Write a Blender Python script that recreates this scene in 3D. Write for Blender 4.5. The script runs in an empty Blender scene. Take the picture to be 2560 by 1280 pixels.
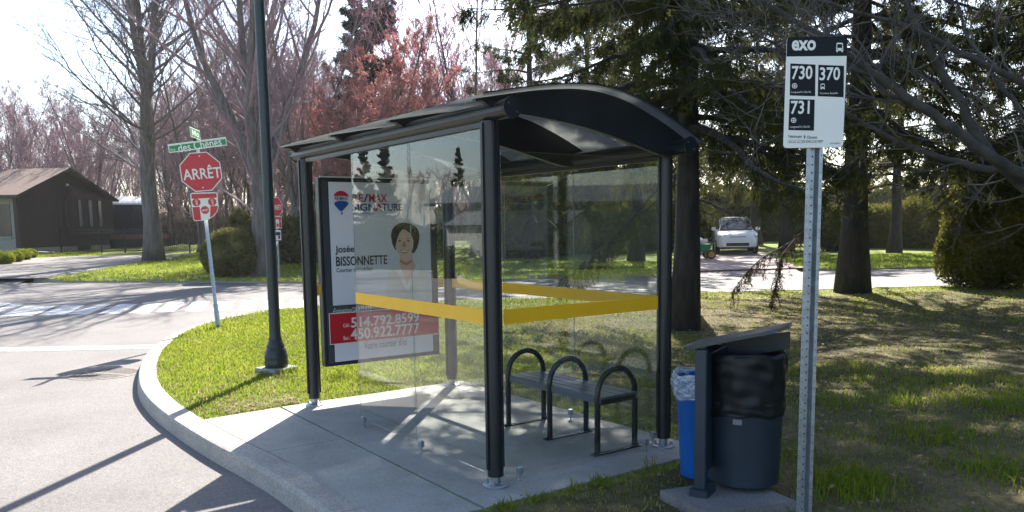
import bpy, math, random
import numpy as np

# ------------------------------------------------------------------ camera, sky, sun, exposure
SC = bpy.context.scene
COL = SC.collection
CAM = np.array([-3.9441, 2.6448, 1.55])
F_PX, CY_PX, PITCH, ROLL, YAW = 2026.75, 794.37, 0.1114, -0.0149, -0.6144
_c, _s = math.cos, math.sin
FW = np.array([_c(PITCH)*_c(YAW), _c(PITCH)*_s(YAW), -_s(PITCH)])
_r0 = np.array([_s(YAW), -_c(YAW), 0.0]); _u0 = np.cross(_r0, FW)
RT = _c(ROLL)*_r0 + _s(ROLL)*_u0
UP = -_s(ROLL)*_r0 + _c(ROLL)*_u0

from mathutils import Matrix, Vector
cam_data = bpy.data.cameras.new("camera")
cam = bpy.data.objects.new("camera", cam_data); COL.objects.link(cam)
M = Matrix.Identity(4)
for i in range(3):
    M[i][0], M[i][1], M[i][2], M[i][3] = RT[i], UP[i], -FW[i], CAM[i]
cam.matrix_world = M
cam_data.sensor_width = 36.0
cam_data.lens = 36.0*F_PX/2560.0
cam_data.shift_y = (CY_PX-640.0)/2560.0
cam_data.clip_start = 0.05; cam_data.clip_end = 5000
SC.camera = cam

SUN_AZ, SUN_EL = math.radians(-42.5), math.radians(41.0)
world = bpy.data.worlds.new("World"); SC.world = world; world.use_nodes = True
wn = world.node_tree; wn.nodes.clear()
sky = wn.nodes.new("ShaderNodeTexSky"); sky.sky_type = 'NISHITA'; sky.sun_disc = False
sky.sun_elevation = SUN_EL
sky.sun_rotation = math.pi/2 - SUN_AZ
sky.air_density = 1.0; sky.dust_density = 1.0; sky.ozone_density = 1.0
bg = wn.nodes.new("ShaderNodeBackground"); bg.inputs[1].default_value = 0.095
wo = wn.nodes.new("ShaderNodeOutputWorld")
wn.links.new(sky.outputs[0], bg.inputs[0]); wn.links.new(bg.outputs[0], wo.inputs[0])

sd = bpy.data.lights.new("sun", 'SUN'); sd.energy = 5.0; sd.angle = math.radians(0.5); sd.color = (1.0, 0.95, 0.87)
sun = bpy.data.objects.new("sun", sd); COL.objects.link(sun)
sdir = Vector((_c(SUN_EL)*_c(SUN_AZ), _c(SUN_EL)*_s(SUN_AZ), _s(SUN_EL)))
sun.rotation_euler = sdir.to_track_quat('Z', 'Y').to_euler()
sun.location = (0, 0, 30)
vs = SC.view_settings
vs.view_transform = 'Standard'; vs.look = 'None'; vs.gamma = 1.0; vs.use_curve_mapping = False
vs.exposure = 1.9
SC.cycles.use_denoising = True
SC.cycles.max_bounces = 8; SC.cycles.transparent_max_bounces = 24
SC.cycles.diffuse_bounces = 3; SC.cycles.glossy_bounces = 3; SC.cycles.transmission_bounces = 4
SC.cycles.caustics_reflective = False; SC.cycles.caustics_refractive = False
SC.cycles.sample_clamp_indirect = 6.0

# ------------------------------------------------------------------ placing helpers
def ray(px, py):
    return FW + (px-1280)/F_PX*RT - (py-CY_PX)/F_PX*UP
def terr(x, y):
    s = (x-25.2)*0.843 - (y+3.4)*0.536
    return np.clip(s*0.021, 0.0, 0.6)
def at(px, py, z=None):
    """point of the ground seen at a photo pixel"""
    d = ray(px, py)
    if z is not None:
        return CAM + (z-CAM[2])/d[2]*d
    zz = 0.0
    for _ in range(40):
        P = CAM + (zz-CAM[2])/d[2]*d
        zz = 0.6*zz + 0.4*float(terr(P[0], P[1]))
    return P
def atd(px, py, dist):
    return CAM + ray(px, py)*dist
def at_ground_d(px, dist):
    P = CAM + ray(px, 580)*dist
    return np.array([P[0], P[1], float(terr(P[0], P[1]))])
def on_x(px, py, X):
    d = ray(px, py); return CAM + (X-CAM[0])/d[0]*d
def dep(P): return float((np.asarray(P)-CAM)@FW)
def proj(P):
    d = np.asarray(P)-CAM; z = d@FW
    return 1280+F_PX*(d@RT)/z, CY_PX-F_PX*(d@UP)/z
def N(v):
    v = np.asarray(v, float); return v/np.linalg.norm(v)

# ------------------------------------------------------------------ materials
MATS = {}
def _nodes(name):
    m = bpy.data.materials.new(name); m.use_nodes = True
    nt = m.node_tree; nt.nodes.clear()
    out = nt.nodes.new("ShaderNodeOutputMaterial")
    return m, nt, out
def mat(name, col, col2=None, scale=8.0, rough=0.6, metal=0.0, bump=0.0, bscale=None, spec=0.5, detail=5.0, lo=0.35, hi=0.65, coat=0.0, coords='Object', stretch=None):
    if name in MATS: return MATS[name]
    m, nt, out = _nodes(name)
    b = nt.nodes.new("ShaderNodeBsdfPrincipled")
    b.inputs['Roughness'].default_value = rough; b.inputs['Metallic'].default_value = metal
    b.inputs['Specular IOR Level'].default_value = spec
    if coat: b.inputs['Coat Weight'].default_value = coat
    tc = nt.nodes.new("ShaderNodeTexCoord"); src = tc.outputs[coords]
    if stretch:
        mp = nt.nodes.new("ShaderNodeMapping"); mp.inputs['Scale'].default_value = stretch
        nt.links.new(src, mp.inputs[0]); src = mp.outputs[0]
    if col2 is None: col2 = tuple(c*0.82 for c in col)
    n = nt.nodes.new("ShaderNodeTexNoise"); n.inputs['Scale'].default_value = scale; n.inputs['Detail'].default_value = detail
    r = nt.nodes.new("ShaderNodeValToRGB")
    r.color_ramp.elements[0].position = lo; r.color_ramp.elements[1].position = hi
    r.color_ramp.elements[0].color = (*col2, 1); r.color_ramp.elements[1].color = (*col, 1)
    nt.links.new(src, n.inputs['Vector']); nt.links.new(n.outputs[0], r.inputs[0]); nt.links.new(r.outputs[0], b.inputs['Base Color'])
    if bump:
        n2 = nt.nodes.new("ShaderNodeTexNoise"); n2.inputs['Scale'].default_value = bscale or scale*6; n2.inputs['Detail'].default_value = 6
        bp = nt.nodes.new("ShaderNodeBump"); bp.inputs['Strength'].default_value = bump; bp.inputs['Distance'].default_value = 0.02
        nt.links.new(src, n2.inputs['Vector']); nt.links.new(n2.outputs[0], bp.inputs['Height']); nt.links.new(bp.outputs[0], b.inputs['Normal'])
    nt.links.new(b.outputs[0], out.inputs[0])
    MATS[name] = m; return m
def leafmat(name, c1, c2, c3=None, scale=1.5, trans=0.45, attr=None):
    if name in MATS: return MATS[name]
    m, nt, out = _nodes(name)
    d = nt.nodes.new("ShaderNodeBsdfDiffuse"); t = nt.nodes.new("ShaderNodeBsdfTranslucent"); mx = nt.nodes.new("ShaderNodeMixShader")
    mx.inputs[0].default_value = trans
    if attr:
        a = nt.nodes.new("ShaderNodeAttribute"); a.attribute_name = attr; colsock = a.outputs['Color']
    else:
        g = nt.nodes.new("ShaderNodeNewGeometry")
        n = nt.nodes.new("ShaderNodeTexNoise"); n.inputs['Scale'].default_value = scale; n.inputs['Detail'].default_value = 6; n.inputs['Roughness'].default_value = 0.7
        r = nt.nodes.new("ShaderNodeValToRGB"); e = r.color_ramp.elements
        e[0].position = 0.3; e[0].color = (*c1, 1); e[1].position = 0.7; e[1].color = (*(c3 or c2), 1)
        k = e.new(0.5); k.color = (*c2, 1)
        nt.links.new(g.outputs['Position'], n.inputs['Vector']); nt.links.new(n.outputs[0], r.inputs[0]); colsock = r.outputs[0]
    nt.links.new(colsock, d.inputs[0]); nt.links.new(colsock, t.inputs[0])
    nt.links.new(d.outputs[0], mx.inputs[1]); nt.links.new(t.outputs[0], mx.inputs[2]); nt.links.new(mx.outputs[0], out.inputs[0])
    MATS[name] = m; return m
def glassmat(name, tint, ior=1.5, dirt=0.014):
    m, nt, out = _nodes(name)
    tr = nt.nodes.new("ShaderNodeBsdfTransparent"); tr.inputs[0].default_value = (*tint, 1)
    gl = nt.nodes.new("ShaderNodeBsdfGlossy"); gl.inputs['Roughness'].default_value = 0.0; gl.inputs[0].default_value = (1, 1, 1, 1)
    fr = nt.nodes.new("ShaderNodeFresnel")
    bf = nt.nodes.new("ShaderNodeNewGeometry"); io = nt.nodes.new("ShaderNodeMapRange"); io.inputs[3].default_value = ior; io.inputs[4].default_value = 1/ior
    nt.links.new(bf.outputs['Backfacing'], io.inputs[0]); nt.links.new(io.outputs[0], fr.inputs[0])
    mx = nt.nodes.new("ShaderNodeMixShader")
    nt.links.new(fr.outputs[0], mx.inputs[0]); nt.links.new(tr.outputs[0], mx.inputs[1]); nt.links.new(gl.outputs[0], mx.inputs[2])
    # a thin film of dust with a shape of its own
    df = nt.nodes.new("ShaderNodeBsdfDiffuse"); df.inputs[0].default_value = (0.6, 0.6, 0.58, 1)
    tl = nt.nodes.new("ShaderNodeBsdfTranslucent"); tl.inputs[0].default_value = (0.6, 0.6, 0.58, 1)
    ad = nt.nodes.new("ShaderNodeMixShader"); nt.links.new(df.outputs[0], ad.inputs[1]); nt.links.new(tl.outputs[0], ad.inputs[2])
    g = nt.nodes.new("ShaderNodeNewGeometry"); mp = nt.nodes.new("ShaderNodeMapping"); mp.inputs['Scale'].default_value = (9, 9, 0.9)
    n = nt.nodes.new("ShaderNodeTexNoise"); n.inputs['Scale'].default_value = 1.2; n.inputs['Detail'].default_value = 7
    mr = nt.nodes.new("ShaderNodeMapRange"); mr.inputs[1].default_value = 0.35; mr.inputs[2].default_value = 0.75; mr.inputs[3].default_value = dirt*0.25; mr.inputs[4].default_value = dirt
    nt.links.new(g.outputs['Position'], mp.inputs[0]); nt.links.new(mp.outputs[0], n.inputs['Vector']); nt.links.new(n.outputs[0], mr.inputs[0])
    m2 = nt.nodes.new("ShaderNodeMixShader"); nt.links.new(mr.outputs[0], m2.inputs[0])
    nt.links.new(mx.outputs[0], m2.inputs[1]); nt.links.new(ad.outputs[0], m2.inputs[2]); nt.links.new(m2.outputs[0], out.inputs[0])
    MATS[name] = m; return m

def groundmat(name, stops, scale, fine, bump=0.3, rough=0.9, cracks=0.0, speck=0.0, amp=.25, samp=.4):
    """several noises over world position: broad tone x fine grain"""
    m, nt, out = _nodes(name)
    b = nt.nodes.new("ShaderNodeBsdfPrincipled"); b.inputs['Roughness'].default_value = rough; b.inputs['Specular IOR Level'].default_value = 0.25
    g = nt.nodes.new("ShaderNodeNewGeometry")
    n = nt.nodes.new("ShaderNodeTexNoise"); n.inputs['Scale'].default_value = scale; n.inputs['Detail'].default_value = 8; n.inputs['Roughness'].default_value = 0.65
    r = nt.nodes.new("ShaderNodeValToRGB"); e = r.color_ramp.elements
    e[0].position = stops[0][0]; e[0].color = (*stops[0][1], 1); e[1].position = stops[-1][0]; e[1].color = (*stops[-1][1], 1)
    for p, c in stops[1:-1]:
        k = e.new(p); k.color = (*c, 1)
    n2 = nt.nodes.new("ShaderNodeTexNoise"); n2.inputs['Scale'].default_value = fine; n2.inputs['Detail'].default_value = 3
    mr = nt.nodes.new("ShaderNodeMapRange"); mr.inputs[1].default_value = 0.3; mr.inputs[2].default_value = 0.7; mr.inputs[3].default_value = 1-amp; mr.inputs[4].default_value = 1+amp*.9
    mu = nt.nodes.new("ShaderNodeMix"); mu.data_type = 'RGBA'; mu.blend_type = 'MULTIPLY'; mu.inputs[0].default_value = 1.0
    nt.links.new(g.outputs['Position'], n.inputs['Vector']); nt.links.new(g.outputs['Position'], n2.inputs['Vector'])
    nt.links.new(n.outputs[0], r.inputs[0]); nt.links.new(n2.outputs[0], mr.inputs[0])
    nt.links.new(r.outputs[0], mu.inputs[6]); nt.links.new(mr.outputs[0], mu.inputs[7])
    col = mu.outputs[2]
    if cracks:
        w = nt.nodes.new("ShaderNodeTexVoronoi"); w.feature = 'DISTANCE_TO_EDGE'; w.inputs['Scale'].default_value = cracks
        nd = nt.nodes.new("ShaderNodeTexNoise"); nd.inputs['Scale'].default_value = 1.3; nd.inputs['Detail'].default_value = 6
        ml = nt.nodes.new("ShaderNodeVectorMath"); ml.operation = 'SCALE'; ml.inputs['Scale'].default_value = 1.6
        va = nt.nodes.new("ShaderNodeVectorMath"); va.operation = 'ADD'
        nt.links.new(g.outputs['Position'], nd.inputs['Vector']); nt.links.new(nd.outputs[1], ml.inputs[0])
        nt.links.new(g.outputs['Position'], va.inputs[0]); nt.links.new(ml.outputs[0], va.inputs[1]); nt.links.new(va.outputs[0], w.inputs['Vector'])
        cr = nt.nodes.new("ShaderNodeMapRange"); cr.inputs[1].default_value = 0.0; cr.inputs[2].default_value = 0.006; cr.inputs[3].default_value = 0.6; cr.inputs[4].default_value = 1.0
        m3 = nt.nodes.new("ShaderNodeMix"); m3.data_type = 'RGBA'; m3.blend_type = 'MULTIPLY'; m3.inputs[0].default_value = 1.0
        nt.links.new(w.outputs[0], cr.inputs[0]); nt.links.new(col, m3.inputs[6]); nt.links.new(cr.outputs[0], m3.inputs[7]); col = m3.outputs[2]
    if speck:
        v = nt.nodes.new("ShaderNodeTexVoronoi"); v.inputs['Scale'].default_value = speck
        sr = nt.nodes.new("ShaderNodeSeparateColor"); nt.links.new(v.outputs['Color'], sr.inputs[0])
        mr2 = nt.nodes.new("ShaderNodeMapRange"); mr2.inputs[3].default_value = 1-samp; mr2.inputs[4].default_value = 1+samp
        m4 = nt.nodes.new("ShaderNodeMix"); m4.data_type = 'RGBA'; m4.blend_type = 'MULTIPLY'; m4.inputs[0].default_value = 1.0
        nt.links.new(g.outputs['Position'], v.inputs['Vector']); nt.links.new(sr.outputs[0], mr2.inputs[0]); nt.links.new(col, m4.inputs[6]); nt.links.new(mr2.outputs[0], m4.inputs[7]); col = m4.outputs[2]
    nt.links.new(col, b.inputs['Base Color'])
    bp = nt.nodes.new("ShaderNodeBump"); bp.inputs['Strength'].default_value = bump; bp.inputs['Distance'].default_value = 0.012
    nt.links.new(n2.outputs[0], bp.inputs['Height']); nt.links.new(bp.outputs[0], b.inputs['Normal'])
    nt.links.new(b.outputs[0], out.inputs[0]); MATS[name] = m; return m

# ------------------------------------------------------------------ mesh builder
class MB:
    def __init__(s): s.V = []; s.n = 0; s.F = []; s.C = []
    def add(s, V, F, m=0):
        V = np.asarray(V, float).reshape(-1, 3)
        for f in ([F] if isinstance(F, np.ndarray) else F):
            f = np.asarray(f)
            if f.ndim == 1: f = f[None]
            s.F.append((f+s.n, m))
        s.V.append(V); s.n += len(V); return s
    def box(s, c, size, R=None, m=0, bevel=0.0):
        c = np.asarray(c, float); h = np.asarray(size, float)/2
        if bevel <= 0 or bevel >= h.min():
            S = np.array([[-1,-1,-1],[1,-1,-1],[1,1,-1],[-1,1,-1],[-1,-1,1],[1,-1,1],[1,1,1],[-1,1,1]])*h
            F = np.array([[0,3,2,1],[4,5,6,7],[0,1,5,4],[1,2,6,5],[2,3,7,6],[3,0,4,7]])
            if R is not None: S = S@np.asarray(R)      # rows of R are the box axes
            return s.add(S+c, F, m)
        b = bevel; vid = {}; S = []
        for sx in (-1, 1):
            for sy in (-1, 1):
                for sz in (-1, 1):
                    sg = np.array([sx, sy, sz])
                    for ax in range(3):
                        q = sg*(h-b); q[ax] = sg[ax]*h[ax]; vid[(sx, sy, sz, ax)] = len(S); S.append(q)
        F4 = []; F3 = []
        for ax in range(3):
            a, d = (ax+1) % 3, (ax+2) % 3
            for sg in (-1, 1):
                k = []
                for p, q in ((-1,-1),(1,-1),(1,1),(-1,1)):
                    t = [0,0,0]; t[ax] = sg; t[a] = p; t[d] = q; k.append(vid[(*t, ax)])
                F4.append(k if sg > 0 else k[::-1])
        for ax in range(3):
            a, d = (ax+1) % 3, (ax+2) % 3
            for p in (-1, 1):
                for q in (-1, 1):
                    t0 = [0,0,0]; t0[ax] = -1; t0[a] = p; t0[d] = q; t1 = list(t0); t1[ax] = 1
                    k = [vid[(*t0, a)], vid[(*t1, a)], vid[(*t1, d)], vid[(*t0, d)]]
                    F4.append(k[::-1] if p*q > 0 else k)
        for sx in (-1, 1):
            for sy in (-1, 1):
                for sz in (-1, 1):
                    k = [vid[(sx,sy,sz,i)] for i in range(3)]
                    F3.append(k if sx*sy*sz > 0 else k[::-1])
        S = np.array(S)
        if R is not None: S = S@np.asarray(R)
        return s.add(S+c, [np.array(F4), np.array(F3)], m)
    def tube(s, P, r, n=12, m=0, cap=True):
        P = np.asarray(P, float); r = np.broadcast_to(np.asarray(r, float), (len(P),))
        T = np.gradient(P, axis=0); T /= np.linalg.norm(T, axis=1)[:, None]+1e-12
        ref = np.array([0, 0, 1.0]) if abs(T[0][2]) < 0.9 else np.array([1.0, 0, 0])
        A = np.empty_like(P); a = N(np.cross(T[0], ref))
        for i in range(len(P)):
            a = a-T[i]*(a@T[i]); a = a/np.linalg.norm(a); A[i] = a
        B = np.cross(T, A); th = np.arange(n)*2*np.pi/n
        V = P[:, None]+r[:, None, None]*(np.cos(th)[None, :, None]*A[:, None]+np.sin(th)[None, :, None]*B[:, None])
        k = len(P); i = np.arange(k-1)[:, None]*n; j = np.arange(n)[None]; j2 = (j+1) % n
        F = np.stack([i+j, i+j2, i+n+j2, i+n+j], -1).reshape(-1, 4)
        FF = [F]
        if cap: FF += [np.arange(n)[::-1][None], (np.arange(n)+(k-1)*n)[None]]
        return s.add(V.reshape(-1, 3), FF, m)
    def lathe(s, prof, c=(0, 0, 0), n=24, m=0):
        prof = np.asarray(prof, float); th = np.arange(n)*2*np.pi/n; k = len(prof)
        V = np.stack([prof[:, None, 0]*np.cos(th), prof[:, None, 0]*np.sin(th), np.repeat(prof[:, 1:2], n, 1)], -1)+np.asarray(c, float)
        i = np.arange(k-1)[:, None]*n; j = np.arange(n)[None]; j2 = (j+1) % n
        F = np.stack([i+j, i+j2, i+n+j2, i+n+j], -1).reshape(-1, 4)
        return s.add(V.reshape(-1, 3), [F, np.arange(n)[::-1][None], (np.arange(n)+(k-1)*n)[None]], m)
    def prism(s, poly, o, ex, ey, ez, d, m=0, mside=None):
        """polygon in the (ex,ey) plane at o, thickness d along ez"""
        poly = np.asarray(poly, float); o = np.asarray(o, float); ex, ey, ez = (np.asarray(q, float) for q in (ex, ey, ez))
        A = o+poly[:, :1]*ex+poly[:, 1:2]*ey; k = len(poly); B = A+ez*d
        i = np.arange(k); j = (i+1) % k
        s.add(np.vstack([A, B]), [(np.arange(k)+k)[None], np.arange(k)[::-1][None]], m)
        s.add(np.vstack([A, B]), np.stack([i, j, j+k, i+k], -1), m if mside is None else mside)
        return s
    def strip(s, A, B, m=0):
        A = np.asarray(A, float); B = np.asarray(B, float); k = len(A); i = np.arange(k-1)
        return s.add(np.vstack([A, B]), np.stack([i, i+1, i+1+k, i+k], -1), m)
    def build(s, name, mats, parent=None, smooth=False, loc=None, colors=None):
        me = bpy.data.meshes.new(name)
        V = np.vstack(s.V); me.vertices.add(len(V)); me.vertices.foreach_set("co", V.astype(np.float32).ravel())
        idx = np.concatenate([f.ravel() for f, _ in s.F]).astype(np.int32)
        tot = np.concatenate([np.full(len(f), f.shape[1]) for f, _ in s.F]).astype(np.int32)
        mi = np.concatenate([np.full(len(f), m) for f, m in s.F]).astype(np.int32)
        st = np.concatenate([[0], np.cumsum(tot)[:-1]]).astype(np.int32)
        me.loops.add(len(idx)); me.loops.foreach_set("vertex_index", idx)
        me.polygons.add(len(tot)); me.polygons.foreach_set("loop_start", st); me.polygons.foreach_set("loop_total", tot)
        me.polygons.foreach_set("material_index", mi)
        me.polygons.foreach_set("use_smooth", np.full(len(tot), bool(smooth)))
        for q in (mats if isinstance(mats, (list, tuple)) else [mats]): me.materials.append(q)
        if colors is not None:
            at_ = me.attributes.new("tint", 'FLOAT_COLOR', 'POINT'); at_.data.foreach_set("color", colors.astype(np.float32).ravel())
        me.update(calc_edges=True); me.validate()
        if smooth and smooth != 'all':
            try: me.set_sharp_from_angle(angle=math.radians(40))
            except Exception: pass
        o = bpy.data.objects.new(name, me); COL.objects.link(o)
        if parent is not None: o.parent = parent
        if loc is not None: o.location = loc
        return o
def thing(name, label, cat, loc=(0, 0, 0), rz=0.0, group=None):
    o = bpy.data.objects.new(name, None); COL.objects.link(o); o.empty_display_size = 0.2
    o.location = tuple(float(q) for q in loc); o.rotation_euler = (0, 0, rz); o['label'] = label; o['category'] = cat
    if group: o['group'] = group
    return o
def tag(o, label, cat, group=None, kind=None):
    o['label'] = label; o['category'] = cat
    if group: o['group'] = group
    if kind: o['kind'] = kind
    return o
def struct(o): o['kind'] = 'structure'; return o

_text_cache = {}
def text_geo(body, bold=0.0):
    k = (body, bold)
    if k not in _text_cache:
        cu = bpy.data.curves.new("lettering", 'FONT'); cu.body = body; cu.size = 1.0; cu.offset = bold; cu.resolution_u = 3
        ob = bpy.data.objects.new("lettering", cu); COL.objects.link(ob)
        dg = bpy.context.evaluated_depsgraph_get(); dg.update()
        me = bpy.data.meshes.new_from_object(ob.evaluated_get(dg))
        V = np.empty(len(me.vertices)*3); me.vertices.foreach_get("co", V); V = V.reshape(-1, 3)
        F = [list(p.vertices) for p in me.polygons]
        bpy.data.objects.remove(ob); bpy.data.curves.remove(cu); bpy.data.meshes.remove(me)
        _text_cache[k] = (V, F)
    return _text_cache[k]
def put_text(mb, body, o, ex, ey, u0, u1, v0, v1, bold=0.0, m=0, shear=0.0):
    """lettering stretched to fill the box u0..u1, v0..v1 of the plane (o, ex, ey)"""
    V, F = text_geo(body, bold)
    lo, hi = V.min(0), V.max(0)
    u = u0+(V[:, 0]-lo[0])/(hi[0]-lo[0])*(u1-u0); v = v0+(V[:, 1]-lo[1])/(hi[1]-lo[1])*(v1-v0)
    u = u+shear*(v-v0)
    W = np.asarray(o)+u[:, None]*np.asarray(ex)+v[:, None]*np.asarray(ey)
    by = {}
    for f in F: by.setdefault(len(f), []).append(f)
    mb.add(W, [np.array(q) for q in by.values()], m)
def arc_pts(c, r, a0, a1, n, ry=None):
    a = np.radians(np.linspace(a0, a1, n)); return [(c[0]+r*math.cos(t), c[1]+(ry or r)*math.sin(t)) for t in a]

# ------------------------------------------------------------------ common materials
M_ASPH = groundmat("asphalt_worn", [(0.25, (.128, .116, .109)), (0.5, (.156, .143, .135)), (0.75, (.182, .167, .157))], 0.7, 90, 0.4, 0.85, speck=90, amp=.13, samp=.22)
M_ASPH2 = groundmat("asphalt_driveway", [(0.25, (.15, .135, .125)), (0.75, (.21, .19, .175))], 0.5, 50, 0.4, 0.9, cracks=0.16, speck=60)
M_CONC = groundmat("concrete_pale", [(0.3, (.225, .21, .19)), (0.5, (.315, .30, .275)), (0.7, (.37, .355, .325))], 1.3, 60, 0.2, 0.8, amp=.10, speck=160, samp=.12)
M_KERB = groundmat("concrete_kerb", [(0.25, (.25, .23, .20)), (0.5, (.33, .305, .27)), (0.75, (.38, .355, .315))], 2.0, 50, 0.45, 0.85, amp=.15, speck=110, samp=.18)
M_PAVER = groundmat("pink_paving", [(0.25, (.27, .2, .18)), (0.75, (.36, .29, .265))], 0.8, 20, 0.3, 0.9, speck=9)
M_TURF = groundmat("turf_soil", [(0.28, (.10, .115, .02)), (0.5, (.14, .175, .022)), (0.72, (.20, .20, .05))], 2.2, 35, 0.6, 1.0)
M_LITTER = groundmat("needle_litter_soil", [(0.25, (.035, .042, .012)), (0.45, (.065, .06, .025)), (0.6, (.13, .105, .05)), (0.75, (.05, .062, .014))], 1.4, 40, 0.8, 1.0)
M_PAINT = groundmat("road_paint", [(0.3, (.24, .225, .22)), (0.45, (.42, .41, .40)), (0.7, (.56, .55, .53))], 2.2, 40, 0.2, 0.7, speck=50)
M_DARK = mat("charcoal_powder_coat", (.012, .015, .019), (.009, .011, .014), 5, rough=0.38, bump=0.05, bscale=120)
M_GALV = mat("galvanised_steel", (.36, .40, .44), (.26, .29, .33), 25, rough=0.42, metal=0.75, bump=0.03)
M_WHITE = mat("sign_white", (.78, .77, .74), (.74, .73, .70), 6, rough=0.45)
M_BLACK = mat("sign_black", (.010, .012, .018), (.008, .010, .014), 6, rough=.6, spec=.2)
M_RED = mat("sign_red", (.55, .018, .035), (.50, .015, .03), 6, rough=0.4)
M_GREEN = mat("sign_green", (.012, .26, .07), (.01, .23, .06), 6, rough=0.4)
M_YEL = mat("safety_yellow", (.86, .47, .015), (.82, .44, .012), 6, rough=0.45)
M_GLASS = glassmat("clear_glass", (.93, .95, .94))
M_BARK = mat("grey_bark", (.16, .14, .13), (.08, .07, .065), 3.0, rough=0.95, bump=1.0, bscale=9, stretch=(3, 3, .5))
M_BARK2 = mat("maple_twig_bark", (.13, .10, .095), (.08, .06, .06), 4.0, rough=0.95)
M_BARKP = mat("conifer_bark", (.045, .037, .031), (.02, .017, .015), 5.0, rough=0.95, bump=1.0, bscale=14, stretch=(2, 2, .6))
M_RUBBER = mat("tyre_rubber", (.02, .02, .02), (.014, .014, .014), 12, rough=0.8)

# ================================================================== the ground
def catmull(P, k=6):
    P = np.asarray(P, float); Q = np.vstack([2*P[0]-P[1], P, 2*P[-1]-P[-2]]); out = []
    for i in range(1, len(Q)-2):
        for t in np.linspace(0, 1, k, endpoint=False):
            a, b, c, d = Q[i-1:i+3]
            out.append(0.5*((2*b)+(c-a)*t+(2*a-5*b+4*c-d)*t*t+(3*b-a-3*c+d)*t**3))
    out.append(P[-1]); return np.array(out)
def offset2(P, d):
    T = np.gradient(P, axis=0); T /= np.linalg.norm(T, axis=1)[:, None]
    return P+d*np.stack([T[:, 1], -T[:, 0]], 1)
def z3(P, z): return np.column_stack([P, np.full(len(P), z)])
ROAD_Z = -0.13
g = MB(); g.add([(-900, -900, -.4), (900, -900, -.4), (900, 900, -.4), (-900, 900, -.4)], np.array([[0, 1, 2, 3]]))
struct(g.build("ground", M_TURF))
g = MB(); g.add([(-70, -90, ROAD_Z), (90, -90, ROAD_Z), (90, 60, ROAD_Z), (-70, 60, ROAD_Z)], np.array([[0, 1, 2, 3]]))
struct(g.build("road", M_ASPH))

KO = catmull([(-40, 1.0), (-12, 1.0), (-3, 1.0), (-1, 1.0), (0.6, 1.0), (1.3, 1.02), (2.2, 1.1), (3.1, 1.14), (3.9, 1.14), (4.65, 1.09), (5.3, 1.0), (6.2, .82), (7.2, .56), (8.2, .22),
              (9.0, -.12), (9.8, -.55), (10.6, -1.1), (11.3, -1.85), (11.75, -2.7), (11.75, -3.8), (11.3, -5.6), (10.2, -8.0), (8.9, -11.4), (7.0, -15.2), (5.8, -18.0), (2.5, -26), (-8, -52)], 6)
KI = offset2(KO, 0.19)
g = MB()
b1 = offset2(KO, 0.012)
prof = [(z3(offset2(KO, -0.02), ROAD_Z-.05)), z3(offset2(KO, 0.0), -0.03), z3(b1, -0.008), z3(offset2(KO, .03), 0.0), z3(KI, 0.002), z3(KI, -.3)]
cut = np.r_[0, np.cumsum(np.linalg.norm(np.diff(KO, axis=0), axis=1))]
def kerb_seg(s0, s1):
    q = np.r_[s0, cut[(cut > s0+.01) & (cut < s1-.01)], s1]; R = [np.column_stack([np.interp(q, cut, p[:, c]) for c in range(3)]) for p in prof]
    for a, b in zip(R[:-1], R[1:]): g.strip(a, b)
    for e in (0, -1): g.add(np.array([r_[e] for r_ in R]), np.arange(len(R))[None])
js = float(np.interp(0, -KO[:60, 0][::-1]*-1, cut[:60][::-1])) if False else cut[np.argmin(np.abs(KO[:40, 0]-.1))]
jn = np.arange(js-33, cut[-1], 3.0)
for s0, s1 in zip(np.r_[0, jn], np.r_[jn, cut[-1]]):
    if s1-s0 > .1: kerb_seg(s0+.004, s1-.004)
struct(g.build("kerb", M_KERB, smooth=True))

# far kerb and the lawns beyond it
FK = catmull([(28.9, -.05), (28.7, -.25), (27.2, -1.6), (25.2, -3.45), (21.0, -6.9), (17.5, -12.0), (15.9, -15.2), (15.2, -16.75)], 6)
FK2 = catmull([(13.05, -22.1), (12.6, -23.2), (10.3, -27.7), (6, -36), (-4, -56)], 6)
NRM = np.array([.843, -.536])
def far_kerb(P):
    g = MB()
    A = z3(P, ROAD_Z-.05); B = z3(P+NRM*.01, .005); C_ = z3(P+NRM*.16, .01); D_ = z3(P+NRM*.16, -.3)
    for a, b in zip((A, B, C_), (B, C_, D_)): g.strip(a, b)
    return g
for P in (FK, FK2): struct(far_kerb(P).build("kerb", M_KERB))
def lawn_rows(P, dirn, rows, w0=.16):
    g = MB(); R = [z3(P+dirn*(w0-.01), ROAD_Z-.05)]
    for t in rows:
        Q = P+dirn*(w0+t); R.append(np.column_stack([Q, terr(Q[:, 0], Q[:, 1])+.0]))
    for a, b in zip(R[:-1], R[1:]): g.strip(a, b)
    return g
FKall = np.vstack([[(44, 12.5), (34, 4.5)], FK[1:], [(14.6, -18.3), (13.8, -20.3)], FK2])
struct(lawn_rows(FKall, NRM, [0, .5, 1, 2, 4, 6, 9, 12, 16, 20, 25, 32, 45, 80, 160, 400]).build("lawn", M_TURF))

# corner lawn (this side), closed polygon inside the kerb; the pavement stands in it
poly = np.vstack([KI, [(-60, -52), (-60, .81)]])
g = MB(); g.add(z3(poly, -.012), np.arange(len(poly))[::-1][None])
struct(g.build("lawn", M_TURF))
# ground worn to litter under the conifers
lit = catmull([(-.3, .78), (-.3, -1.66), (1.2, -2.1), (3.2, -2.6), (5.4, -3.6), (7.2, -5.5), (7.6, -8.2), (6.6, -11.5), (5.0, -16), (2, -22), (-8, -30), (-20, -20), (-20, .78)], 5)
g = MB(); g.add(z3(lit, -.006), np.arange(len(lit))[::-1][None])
struct(g.build("lawn", M_LITTER))

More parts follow.
